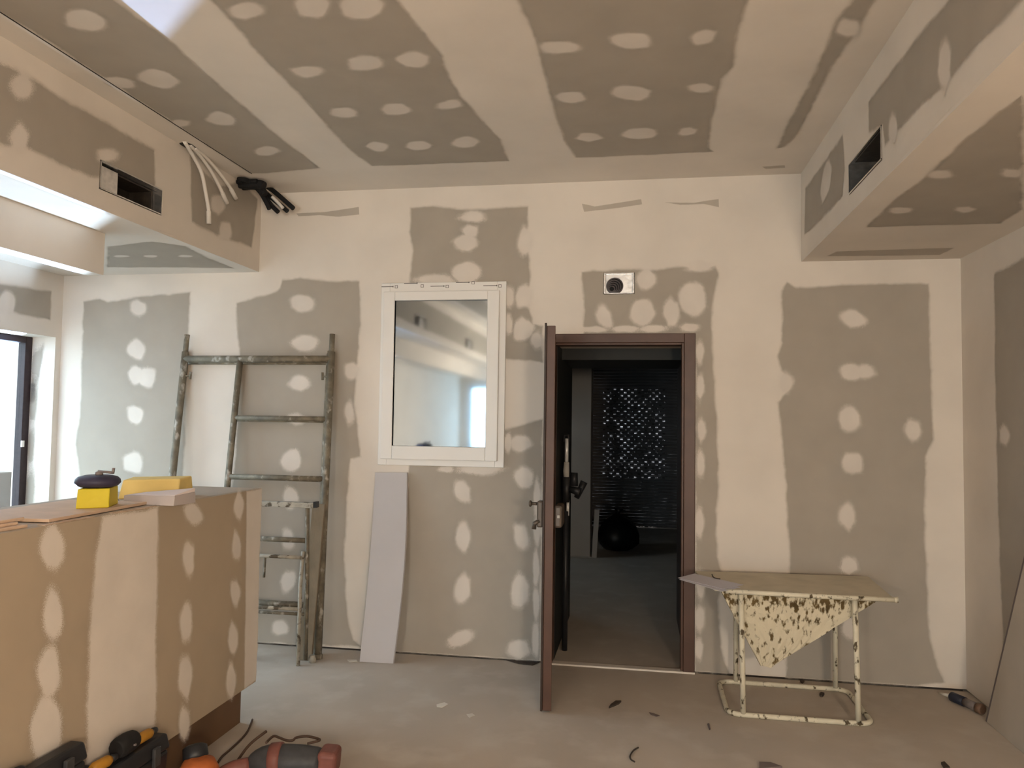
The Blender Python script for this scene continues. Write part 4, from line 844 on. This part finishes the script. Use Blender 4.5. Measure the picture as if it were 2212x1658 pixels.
for i, p in enumerate([[(-2.617,1.142),(-2.597,1.108),(-2.596,1.061),(-2.624,1.026),(-2.659,1.041),(-2.684,1.073),(-2.698,1.109),(-2.678,1.153),(-2.647,1.172)],
 [(-2.654,0.945),(-2.635,0.956),(-2.61,0.933),(-2.589,0.864),(-2.591,0.825),(-2.616,0.796),(-2.644,0.807),(-2.665,0.852),(-2.669,0.905)],
 [(-2.604,0.62),(-2.643,0.605),(-2.664,0.65),(-2.687,0.717),(-2.674,0.748),(-2.646,0.768),(-2.617,0.76),(-2.595,0.714),(-2.587,0.649)],
 [(-2.591,0.565),(-2.573,0.503),(-2.576,0.414),(-2.614,0.38),(-2.666,0.412),(-2.694,0.49),(-2.701,0.548),(-2.671,0.61),(-2.646,0.621)],
 [(-1.871,1.088),(-1.888,1.107),(-1.905,1.142),(-1.876,1.16),(-1.829,1.151),(-1.795,1.126),(-1.765,1.086),(-1.784,1.075),(-1.829,1.065)],
 [(-1.874,0.994),(-1.848,0.981),(-1.828,0.959),(-1.827,0.893),(-1.836,0.857),(-1.863,0.855),(-1.892,0.895),(-1.909,0.942),(-1.894,0.981)],
 [(-1.847,0.58),(-1.878,0.582),(-1.899,0.627),(-1.911,0.677),(-1.896,0.71),(-1.867,0.736),(-1.838,0.714),(-1.824,0.653),(-1.828,0.599)],
 [(-1.836,0.322),(-1.872,0.359),(-1.905,0.401),(-1.904,0.464),(-1.891,0.507),(-1.858,0.51),(-1.82,0.471),(-1.807,0.406),(-1.821,0.36)],
 [(-1.888,0.225),(-1.886,0.275),(-1.87,0.302),(-1.846,0.279),(-1.822,0.256),(-1.814,0.199),(-1.827,0.172),(-1.85,0.157),(-1.879,0.19)],
 [(-1.501,1.12),(-1.485,1.154),(-1.466,1.176),(-1.43,1.144),(-1.414,1.102),(-1.427,1.065),(-1.445,1.038),(-1.481,1.064),(-1.502,1.093)],
 [(-1.484,0.864),(-1.506,0.9),(-1.503,0.938),(-1.491,0.983),(-1.462,0.972),(-1.439,0.945),(-1.426,0.908),(-1.432,0.87),(-1.449,0.85)],
 [(-1.452,0.63),(-1.48,0.646),(-1.505,0.692),(-1.508,0.732),(-1.495,0.751),(-1.461,0.748),(-1.436,0.721),(-1.416,0.685),(-1.435,0.642)],
 [(-1.509,0.457),(-1.516,0.486),(-1.508,0.536),(-1.486,0.558),(-1.455,0.528),(-1.434,0.493),(-1.427,0.445),(-1.452,0.41),(-1.479,0.412)],
 [(-1.521,0.286),(-1.515,0.334),(-1.496,0.366),(-1.472,0.356),(-1.44,0.299),(-1.437,0.258),(-1.453,0.214),(-1.476,0.208),(-1.504,0.235)]]):
    layer('plaster_patch', fp, 'CF', p, .0011 + .00002 * i, M['skim'], .010)
# crumbly front edge strips of the top: raw board edges
for a, b in ((-2.68, -2.45), (-2.34, -2.10)):
    MB().box(XC - .028, XC + .001, a, b, ZC + .0002, ZC + .0025).build('torn_edge', M['ply_edge'], ct)
# ---- things on the counter
zc = ZC
def on_counter(name, label, cat, mb, m, bevel=0, group=None):
    o = mb.build(name, m, None, bevel); tag(o, label, cat, group); return o
# ply boards at the near end
for i, (x0_, x1_, y0_, y1_, lab) in enumerate([(-2.36, -1.935, -3.4, -2.72, 'lowest of the stacked thin ply boards at the near end of the counter'), (-2.35, -1.95, -3.42, -2.74, 'middle one of the stacked thin ply boards at the near end of the counter'), (-2.33, -1.96, -3.40, -2.70, 'topmost of the stacked thin ply boards at the near end of the counter')]):
    on_counter('ply_board', lab, 'board', MB().obox(((x0_ + x1_) / 2, (y0_ + y1_) / 2, zc + .0005 + .0095 * i + .0045 + (.0026 if False else 0)), (x1_ - x0_, y1_ - y0_, .009), (0, 0, .02 * (i - 1))), M['ply'], .001, 'ply boards stacked on the counter')
on_counter('ply_board', 'single thin ply board under the small bright yellow box', 'board', MB().obox((-2.12, -2.36, zc + .0085), (.34, .56, .011), (0, 0, .06)), M['ply'], .001)
# bright yellow box with navy disc and crank
A = [(-2.051,-2.365,1.187),(-1.968,-2.294,1.187),(-2.037,-2.182,1.187)]
zy = zc + .0145
yb = MB().hexa([(A[0][0], A[0][1], zy), (A[1][0], A[1][1], zy), (A[1][0] - .055, A[1][1] + .125, zy), (A[0][0] - .055, A[0][1] + .125, zy)],
               [(A[0][0] + .003, A[0][1] + .003, zy + .072), (A[1][0] - .001, A[1][1] + .003, zy + .072), (A[1][0] - .056, A[1][1] + .122, zy + .072), (A[0][0] - .052, A[0][1] + .122, zy + .072)])
on_counter('yellow_box', 'small bright yellow box on the counter under a navy disc', 'box', yb, M['yellow_box'], .003)
cx, cy = (A[0][0] + A[1][0]) / 2 - .028, (A[0][1] + A[1][1]) / 2 + .06
rl = thing('reel', 'round navy reel with small crank lying on the bright yellow box', 'reel', (cx, cy, zy + .073))
MB().lathe([(.052, 0), (.070, .006), (.080, .018), (.078, .030), (.068, .040), (.045, .046)], (cx, cy, zy + .073), (.0, .0, 1), 28).build('body', M['navy'], rl)
MB().lathe([(.014, 0), (.014, .012), (.010, .014)], (cx + .004, cy, zy + .118), seg=14).build('hub', M['tool_grey'], rl)
mb = MB().tube([(cx, cy, zy + .133), (cx + .055, cy + .012, zy + .128)], .005, 8); mb.tube([(cx + .053, cy + .012, zy + .125), (cx + .056, cy + .012, zy + .146)], .0055, 8)
mb.build('crank', M['tool_grey'], rl)
k = [(-2.061,-2.15,1.21),(-2.056,-2.15,1.198),(-2.061,-2.15,1.179),(-2.068,-2.15,1.194),(-2.063,-2.15,1.212),(-2.046,-2.15,1.209),(-2.034,-2.15,1.198)]
o = MB().tube(sm([(q[0], q[1], max(q[2], zc + .004)) for q in k], 4), .0016, 6).build('wire_loop', M['tool_grey']); tag(o, 'thin grey wire loop lying beside the bright yellow box', 'wire')
# pale yellow foam block
F_ = [(-2.281,-1.814,1.173),(-2,-1.809,1.173),(-1.967,-1.735,1.173)]
zb = zc + .0005; bl_ = Vector(F_[0]); br_ = Vector((-2.0, -1.87, 0))
fo = MB().hexa([(-2.215, -1.915, zb), (-2.005, -1.80, zb), (-2.03, -1.64, zb), (-2.27, -1.76, zb)], [(-2.20, -1.905, zb + .083), (-2.005, -1.79, zb + .084), (-2.035, -1.65, zb + .088), (-2.25, -1.77, zb + .086)])
fo_ = on_counter('foam_block', 'pale yellow foam block on the far part of the counter', 'block', fo, M['yellow_foam'], .006)
# grey offcut with pinkish top
oc = thing('plasterboard_offcut', 'thick plasterboard offcut with pinkish top in front of the foam block', 'offcut', (-1.97, -2.0, zb))
MB().hexa([(-2.075, -2.07, zb), (-1.845, -2.075, zb), (-1.835, -1.935, zb), (-2.07, -1.93, zb)], [(-2.075, -2.065, zb + .036), (-1.845, -2.07, zb + .040), (-1.835, -1.94, zb + .046), (-2.07, -1.935, zb + .036)]).build('core', M['greyish'], oc, .002)
MB().hexa([(-2.07, -2.062, zb + .0365), (-1.846, -2.068, zb + .0405), (-1.836, -1.942, zb + .0465), (-2.065, -1.937, zb + .0365)], [(-2.07, -2.06, zb + .037), (-1.846, -2.066, zb + .043), (-1.836, -1.942, zb + .062), (-2.065, -1.937, zb + .038)]).build('paper_face', M['pinkish'], oc)

# ================================================================ scaffold frames leaning on the wall
def scaffold(label, dx, dy, dz, m, ext, pegs=True):
    t = thing('scaffold_frame', label, 'scaffold', (-2.55 + dx, -.19 + dy, 0), 'scaffold frames leaning on the wall')
    def pt(x, z, off=0): return (x + dx, -.19 + dy + (.15) * z / 2.1 + off, z + dz)
    # outer standards splay slightly as they stand askew
    xl = lambda z: -3.165 + .063 * z / 2.1 + .0; xr = lambda z: -2.015 - .022 * z / 2.1
    xi = lambda z: -2.757 + .07 * z / 2.1
    r = .0235
    for f in (xl, xr):
        s = MB().tube([pt(f(0), .012), pt(f(1.05), 1.05), pt(f(1.98), 1.98)], r, 14)
        s.tube([pt(f(1.96), 1.96), pt(f(1.98 + ext), 1.98 + ext)], .018, 14)
        st = s.build('standard', m, t)
        MB().tube([pt(f(0), 0), pt(f(0), .03)], .028, 14).build('foot', m, st)
    MB().tube([pt(xl(1.93), 1.93), pt(xr(1.93), 1.93)], .0235, 14).build('top_rail', m, t)
    MB().tube([pt(xi(0.25), .25), pt(xi(1.92), 1.92)], .0205, 12).build('inner_post', m, t)
    for z in (.325, .735, 1.137, 1.53):
        s = MB().tube([pt(xi(z) - .01, z), pt(xr(z), z)], .0165, 12); s.build('rung', m, t)
    if pegs:
        for x, sx in ((xl(1.81), 1), (xr(1.81), -1)):
            s = MB().tube([pt(x, 1.81), pt(x + sx * .055, 1.815)], .006, 8); s.tube([pt(x + sx * .055, 1.79), pt(x + sx * .058, 1.84)], .009, 8)
            s.build('peg', m, t)
    return t
scaffold('front steel scaffold frame with rungs and pegs, splashed with plaster, leaning on the wall', 0, -.025, 0, M['scaffold'], .12)
scaffold('rear steel scaffold frame, mostly hidden behind the front one, leaning on the wall', -.035, .032, -.01, M['scaffold_old'], .02, False)
# plank leaning behind the trestle
pk = MB().hexa([(-2.125, -.272, .002), (-2.035, -.272, .002), (-2.035, -.250, .002), (-2.125, -.250, .002)], [(-2.085, -.205, .98), (-2.000, -.205, .98), (-2.000, -.182, .98), (-2.085, -.182, .98)])
o = pk.build('timber_plank', M['plank'], None, .003); tag(o, 'short brown timber plank leaning upright at the foot of the scaffold frames', 'plank')
# folded trestle
tr = thing('trestle', 'folded steel trestle splashed with white plaster beside the bar counter', 'trestle', (-2.3, -.36, 0))
mb = MB().box(-2.62, -2.005, -.375, -.325, .972, 1.005); mb.build('top_bar', M['trestle'], tr, .004)
MB().box(-2.005, -1.985, -.372, -.328, .975, 1.012).build('end_stop', M['black_plastic'], tr)
for x in (-2.078, -2.56):
    MB().tube([(x, -.37, 0), (x + .002, -.37, .5), (x + .006, -.352, .70)], .0125, 12).build('leg', M['trestle'], tr)
    MB().tube([(x + .022, -.31, .02), (x + .030, -.335, .5), (x + .026, -.35, .972)], .0135, 12).build('leg', M['scaffold'], tr)
for z, m in ((.345, 'trestle'), (.664, 'trestle')):
    MB().tube([(-2.56, -.37, z), (-2.078, -.37, z)], .0115, 10).build('rung', M[m], tr)
MB().tube([(-2.555, -.31, .30), (-2.05, -.31, .30)], .0105, 10).build('rung', M['scaffold'], tr)
MB().tube([(-2.318, -.368, .66), (-2.322, -.368, .53)], .008, 8).build('hook', M['scaffold'], tr)
MB().lathe([(.022, 0), (.024, .02), (.016, .045)], (-2.02, -.29, 0), seg=14).build('rubber_foot', M['trestle'], tr)

# ================================================================ lilac sheet leaning under the window
pb = [(-1.733,-0.211),(-1.516,-0.202)]; pt_ = [(-1.727,-0.014,1.179),(-1.51,-0.014,1.184)]
n = 10; fr_ = []; bk = []
rows = []
for i in range(n + 1):
    t = i / n; bow = .035 * math.sin(math.pi * t)
    bl2 = Vector(pb[0]) if len(pb[0]) == 3 else Vector((pb[0][0], pb[0][1], .002))
    br2 = Vector((pb[1][0], pb[1][1], .002))
    L_ = bl2.lerp(Vector(pt_[0]), t); R_ = br2.lerp(Vector(pt_[1]), t)
    R_ = R_ + Vector((bow * .75, 0, 0)); L_ = L_ + Vector((bow * .35, 0, 0))
    for p in (L_, R_): p.y += -.028 * math.sin(math.pi * t) * 0 - .012
    rows.append((L_, R_))
mb = MB(); v = []
for L_, R_ in rows: v += [L_, R_, R_ + Vector((.004, .0115, 0)), L_ + Vector((.0, .0115, 0))]
f = [(0, 1, 2, 3), tuple(4 * n + k for k in (3, 2, 1, 0))]
for i in range(n):
    for k in range(4): f.append((4 * i + k, 4 * i + (k + 1) % 4, 4 * i + 4 + (k + 1) % 4, 4 * i + 4 + k))
mb.add(v, f); o = mb.build('plasterboard_strip', M['lilac_board']); tag(o, 'narrow bowed lilac-grey plasterboard strip leaning below the white window', 'board')

# ================================================================ mortar hopper stand
hs = thing('mortar_stand', 'tubular stand with mortar splashed hopper and flat top by the right wall', 'stand', (.83, -.43, 0))
def rrect(x0, x1, y0, y1, z, r, k=6):
    out = []
    for cx_, cy_, a0 in ((x1 - r, y1 - r, 0), (x0 + r, y1 - r, 90), (x0 + r, y0 + r, 180), (x1 - r, y0 + r, 270)):
        for i in range(k + 1):
            a = math.radians(a0 + 90 * i / k); out.append((cx_ + r * math.cos(a), cy_ + r * math.sin(a), z))
    return out
MB().tube(rrect(.472, 1.192, -.672, -.155, .0135, .07), .0135, 12, closed=True).build('base_ring', M['mortar_frame'], hs)
for x, y, xt in ((.548, -.672, .538), (1.118, -.672, 1.106), (.573, -.158, .573), (1.130, -.158, 1.130)):
    MB().tube([(x, y, .02), ((x + xt) / 2, y, .35), (xt, y + (.012 if y < -.5 else 0), .655)], .0142, 12).build('leg', M['mortar_frame'], hs)
tpz = .663
mb = MB().prism([(.40, -.69), (1.285, -.70), (1.318, -.135), (.33, -.215)], tpz - .012, tpz)
mb.build('top_plate', M['mortar_top'], hs, .003)
mb = MB().tube([(.455, -.698, tpz - .008), (.9, -.702, tpz - .010), (1.285, -.706, tpz - .008)], .0125, 10); mb.tube([(1.28, -.704, tpz - .008), (1.302, -.706, tpz - .008)], [.012, .016], 10)
mb.build('front_rim', M['mortar_frame'], hs)
ap = [(0.66,-0.5,0.229),(0.713,-0.5,0.222)]
zt = tpz - .0125
b = [(ap[0][0], -.52, ap[0][2]), (ap[1][0], -.52, ap[1][2]), (ap[1][0], -.36, ap[1][2]), (ap[0][0], -.36, ap[0][2])]
t_ = [(.435, -.64, zt), (1.245, -.64, zt), (1.245, -.21, zt), (.435, -.21, zt)]
# side walls of the hopper in several courses so the mortar can sit unevenly
mb = MB(); K = 14; NS = 22; vv = []
for i in range(K + 1):
    t = i / K; ring = []
    for a in range(4):
        p0 = Vector(t_[a]).lerp(Vector(b[a]), t); p1 = Vector(t_[(a + 1) % 4]).lerp(Vector(b[(a + 1) % 4]), t)
        for s in range(NS): ring.append(p0.lerp(p1, s / NS))
    cen = sum(ring, Vector()) / len(ring)
    for p in ring:
        d = (p - cen); d.z = 0
        amp = .006 if 0 < i < K else .0
        vv.append(p + (d.normalized() if d.length > 1e-6 else Vector()) * random.uniform(-.2, 1) * amp + Vector((0, 0, random.uniform(-.006, .003) if i == K else 0)))
W_ = 4 * NS
ff = [(i * W_ + k, i * W_ + (k + 1) % W_, (i + 1) * W_ + (k + 1) % W_, (i + 1) * W_ + k) for i in range(K) for k in range(W_)] + [tuple(K * W_ + k for k in range(W_))]
mb.add(vv, ff); mb.build('hopper', M['mortar_hopper'], hs)
# papers on the stand
for i, (q, lab) in enumerate((([(0.226,-0.496,0.664),(0.318,-0.369,0.664),(0.541,-0.628,0.664),(0.432,-0.756,0.664)], 'lower white sheet of paper on the left end of the mortar stand'), ([(0.22,-0.464,0.668),(0.321,-0.319,0.668),(0.563,-0.569,0.668),(0.442,-0.703,0.668)], 'upper white sheet of paper on the left end of the mortar stand'))):
    z = tpz + .0006 + i * .0022
    o = MB().prism([(p[0], p[1]) for p in q], z, z + .0016).build('paper_sheet', M['paper']); tag(o, lab, 'paper', 'papers on the mortar stand')
c = [(0.419,-0.333,0.67),(0.419,-0.413,0.67),(0.434,-0.448,0.67),(0.453,-0.456,0.67)]
o = MB().tube(sm([(p[0], p[1], tpz + .0075) for p in c], 4), .003, 6).build('bent_clip', M['chip_dark']); tag(o, 'small dark bent clip lying on the upper paper sheet', 'clip')

# ================================================================ right hand corner
A, B_ = [Vector(q) for q in [(1.738,-0.19,0.028),(1.822,-0.375,0.028)]]
d = (B_ - A).normalized(); Ln = (B_ - A).length
ct_ = thing('cartridge_tool', 'dark blue and brown tube shaped tool lying on the floor in the right corner', 'tool', A)
MB().lathe([(.022, 0), (.026, .005), (.026, Ln * .45)], A, d, 16).build('grip', M['tool_blue'], ct_)
MB().lathe([(.023, Ln * .45), (.023, Ln * .86)], A, d, 16).build('barrel', M['tool_grey'], ct_)
MB().lathe([(.028, Ln * .86), (.028, Ln), (.02, Ln + .004)], A, d, 16).build('end_cap', M['tool_brown'], ct_)
MB().tube([A - d * .09 + Vector((0, 0, -.012)), A], [.004, .012], 10).build('nozzle', M['chip_white'], ct_)
# sheet leaning against the right wall
e0, e1 = [Vector(q) for q in [(1.84,-0.501,0.056),(1.84,-0.818,0.953)]]
sl = (e1 - e0); sl = sl / sl.z
tz = 1.32; T = e0 + sl * (tz - e0.z); B0 = e0 + sl * (.002 - e0.z)
bx = 1.80; tx = 1.876; ln = 1.25
rd = Vector((0, -1, 0)) * ln
sh_ = MB().hexa([(bx, B0.y, .002), (bx + .014, B0.y, .002), (bx + .014, B0.y - ln, .002), (bx, B0.y - ln, .002)], [(tx, T.y, tz), (tx + .013, T.y, tz), (tx + .013, T.y - ln, tz), (tx, T.y - ln, tz)])
st = thing('leaning_sheet', 'large plasterboard sheet with dark edge leaning on the right wall', 'board', (bx, B0.y - .5, 0))
sh_.build('sheet', M['tan_board'], st)
MB().hexa([(bx - .001, B0.y, .002), (bx + .014, B0.y + .001, .002), (bx + .014, B0.y + .014, .002), (bx - .001, B0.y + .014, .002)], [(tx - .001, T.y, tz), (tx + .013, T.y + .001, tz), (tx + .013, T.y + .014, tz), (tx - .001, T.y + .014, tz)]).build('sheet_edge', M['board_edge'], st)

# ================================================================ tools on the floor in front of the counter
def case(label, x0, x1, y0, y1, z1, lid=.06, cat='toolbox', handle=True):
    t = thing('toolbox', label, cat, ((x0 + x1) / 2, (y0 + y1) / 2, 0))
    MB().hexa([(x0 + .015, y0 + .015, 0), (x1 - .015, y0 + .015, 0), (x1 - .015, y1 - .015, 0), (x0 + .015, y1 - .015, 0)], [(x0 + .005, y0 + .005, z1 - lid - .002), (x1 - .005, y0 + .005, z1 - lid - .002), (x1 - .005, y1 - .005, z1 - lid - .002), (x0 + .005, y1 - .005, z1 - lid - .002)]).build('body', M['black_plastic'], t, .012)
    MB().hexa([(x0, y0, z1 - lid), (x1, y0, z1 - lid), (x1, y1, z1 - lid), (x0, y1, z1 - lid)], [(x0 + .01, y0 + .01, z1), (x1 - .01, y0 + .01, z1), (x1 - .01, y1 - .01, z1), (x0 + .01, y1 - .01, z1)]).build('lid', M['black_plastic'], t, .01)
    ym = (y0 + y1) / 2
    if handle: MB().tube(sm([((x0 + x1) / 2, ym - .12, z1 + .002), ((x0 + x1) / 2, ym - .11, z1 + .012), ((x0 + x1) / 2, ym + .0, z1 + .012), ((x0 + x1) / 2, ym + .01, z1 + .002)], 4), .011, 10).build('handle', M['black_plastic'], t)
    for yy in (y0 + .1, y1 - .1):
        MB().box(x1 - .002, x1 + .012, yy - .018, yy + .018, z1 - lid - .03, z1 - .02).build('latch', M['tool_grey_dark'], t, .003)
    return t
case('black toolbox nearest the camera against the bar counter', -1.897, -1.822, -3.05, -2.535, .440)
case('black toolbox farther along the counter with yellow tools on it', -1.897, -1.812, -2.49, -2.085, .292, handle=False)
def drill(label, c, a, m, s=1.0):
    t = thing('hand_tool', label, 'tool', c)
    cs, sn = math.cos(a), math.sin(a); C_ = Vector(c)
    def q(x, y, z): return C_ + Vector((x * cs - y * sn, x * sn + y * cs, z)) * s
    MB().tube([q(-.07, 0, .028), q(-.05, 0, .028), q(.03, 0, .028), q(.05, 0, .028)], [.018 * s, .027 * s, .027 * s, .018 * s], 14).build('motor_housing', M[m], t)
    MB().lathe([(.017 * s, 0), (.019 * s, .01), (.015 * s, .035 * s), (.006 * s, .045 * s)], q(.05, 0, .028), (cs, sn, 0), 14).build('chuck', M['black_plastic'], t)
    MB().tube([q(-.04, 0, .02), q(-.055, .06, .02), q(-.06, .10, .02)], .015 * s, 10).build('grip', M['black_plastic'], t)
    return t
drill('small yellow hand tool on the nearer end of the farther black toolbox', (-1.850, -2.43, .294), 1.45, 'tool_yellow', .72)
drill('small yellow hand tool on the farther end of the farther black toolbox', (-1.855, -2.19, .294), 1.5, 'tool_yellow', .72)
# soft black case between, bulging over the yellow tools
t = thing('tool_roll', 'black padded tool roll lying on the farther black toolbox', 'tool roll', (-1.85, -2.31, .293))
MB().tube(sm([(-1.852, -2.36, .331), (-1.850, -2.31, .333), (-1.852, -2.26, .331)], 5), [.030, .034, .037, .038, .038, .038, .038, .037, .036, .034, .030], 14).build('roll', M['black_rubber'], t)
MB().tube(rrect(-1.892, -1.808, -2.313, -2.308, .333, .002, 1), .004, 6, closed=True).build('strap', M['tool_grey'], t)
# orange rounded tool with black cap
ox = [(-1.747,-1.991,0.14)][0]
t = thing('dust_canister', 'orange canister with black cap on the floor beside the toolboxes', 'canister', (ox[0], ox[1], 0))
MB().lathe([(.055, 0), (.075, .01), (.080, .06), (.078, .11), (.060, .145), (.03, .155)], (ox[0], ox[1], 0), (0, 0, 1), 24).build('shell', M['tool_orange'], t)
MB().lathe([(.045, 0), (.050, .012), (.048, .05), (.03, .06)], (ox[0] - .035, ox[1] + .035, .130), (-.35, .35, .9), 18).build('cap', M['black_plastic'], t)
# reddish machine with its cable
mx_, my_ = [(-1.437,-1.756,0.06)][0][:2]
t = thing('wall_chaser', 'old dark grey and brick red power tool lying on the floor near the counter', 'power tool', (mx_, my_, 0))
MB().tube(sm([(mx_ - .20, my_ - .03, .05), (mx_ - .12, my_ - .01, .066), (mx_, my_, .07), (mx_ + .10, my_ + .02, .065)], 4), [.03, .042, .052, .060, .064, .066, .066, .066, .066, .065, .062, .060, .055], 18).build('motor_housing', M['tool_grey_dark'], t)
MB().obox((mx_ + .135, my_ + .03, .072), (.085, .115, .105), (0, .06, .14)).build('gear_head', M['tool_red'], t, .022, seg=4)
MB().lathe([(.05, -.03), (.068, -.026), (.069, .0), (.068, .020), (.05, .024)], (mx_ - .08, my_ - .012, .075), (1, .15, .1), 20).build('red_collar', M['tool_red'], t)
MB().box(mx_ + .03, mx_ + .235, my_ - .11, my_ + .06, .004, .014).build('sole_plate', M['black_plastic'], t, .004)
MB().tube(sm([(mx_ - .20, my_ - .04, .055), (mx_ - .26, my_ - .09, .05), (mx_ - .30, my_ - .17, .035)], 4), [.03, .03, .03, .03, .028, .027, .026, .026, .024], 12).build('rear_grip', M['tool_red'], t)
k = [(-1.577,-1.756,0.12),(-1.579,-1.688,0.12),(-1.547,-1.696,0.12),(-1.504,-1.717,0.12),(-1.477,-1.711,0.12),(-1.474,-1.681,0.12),(-1.437,-1.659,0.12),(-1.389,-1.669,0.12),(-1.363,-1.688,0.12),(-1.4,-1.729,0.12)]
MB().tube(sm([(p[0], p[1], .135) for p in k], 4), .0055, 8).build('cable_loops', M['cable'], t)
k = [(-1.71,-1.823,0.05),(-1.711,-1.742,0.05),(-1.699,-1.664,0.05),(-1.655,-1.6,0.05)]
MB().tube(sm([(p[0], p[1], .012 + .035 * i) for i, p in enumerate(k)], 5), .006, 8).build('cable_tail', M['cable'], t)
# cable on the floor by the plinth
k = [(-1.923,-1.224),(-1.875,-1.355),(-1.855,-1.461),(-1.847,-1.573),(-1.845,-1.641),(-1.83,-1.705)]
o = MB().tube(sm([(p[0], p[1], .006) for p in k], 5), .005, 8).build('floor_cable', M['cable']); tag(o, 'thin brown cable curving over the floor beside the counter plinth', 'cable')

# ================================================================ debris on the floor
def shard(name, label, pts, h, m, cat):
    o = MB().prism([(p[0], p[1]) for p in pts], .0008, h).build(name, m); tag(o, label, cat)
shard('dark_splinter', 'dark splinter on the floor in front of the open door', [(-0.151,-0.693),(-0.143,-0.65),(-0.117,-0.589),(-0.087,-0.583),(-0.099,-0.62),(-0.125,-0.66)], .010, M['chip_dark'], 'debris')
shard('grey_flake', 'faint grey flake on the floor right of the dark splinter', [(0.062,-0.709),(0.086,-0.717),(0.116,-0.743),(0.099,-0.759),(0.071,-0.739)], .004, M['board_edge'], 'debris')
k = [(0.006,-1.169),(-0.017,-1.209),(-0.031,-1.267),(-0.027,-1.305),(-0.01,-1.326)]
o = MB().tube(sm([(p[0], p[1], .005) for p in k], 5), .0035, 8).build('wire_offcut', M['chip_dark']); tag(o, 'dark curved wire offcut on the floor at the front', 'wire')
shard('small_chip', 'thin dark chip left of the mortar stand base', [(0.354,-0.806),(0.364,-0.798),(0.364,-0.87),(0.356,-0.883)], .005, M['board_edge'], 'debris')
shard('dark_lump', 'small dark lump on the floor inside the mortar stand base', [(1.023,-0.243),(1.038,-0.217),(1.053,-0.229),(1.032,-0.278),(1.021,-0.273)], .012, M['chip_dark'], 'debris')
shard('dark_lump', 'small dark lump at the wall foot behind the mortar stand', [(0.958,-0.037),(0.977,-0.008),(0.985,-0.031),(0.967,-0.06)], .012, M['chip_dark'], 'debris')
shard('grey_offcut', 'dark grey offcut at the bottom edge of the picture', [(0.546,-1.229),(0.597,-1.223),(0.641,-1.256),(0.536,-1.296)], .012, M['board_edge'], 'debris')
shard('dark_chip', 'small dark chip on the floor at the bottom right', [(1.368,-1.064),(1.387,-1.051),(1.389,-1.107),(1.361,-1.122)], .010, M['chip_dark'], 'debris')
shard('plaster_chip', 'white plaster flake left of the leaning lilac strip', [(-1.823,-0.201),(-1.766,-0.189),(-1.747,-0.223),(-1.792,-0.242)], .003, M['chip_white'], 'debris')
shard('plaster_chip', 'larger white plaster flake in the middle of the floor', [(-1.068,-0.828),(-1.035,-0.787),(-1.008,-0.809),(-1.028,-0.861),(-1.057,-0.86)], .003, M['chip_white'], 'debris')
shard('plaster_chip', 'smaller white plaster flake in the middle of the floor', [(-0.879,-0.928),(-0.853,-0.91),(-0.834,-0.932),(-0.855,-0.968)], .003, M['chip_white'], 'debris')
shard('dark_lump', 'crumbly dark dirt at the wall foot left of the door leaf', [(-0.833,0.002),(-0.786,0.031),(-0.693,0.012),(-0.62,-0),(-0.653,-0.064),(-0.742,-0.055)], .006, M['chip_dark'], 'debris')
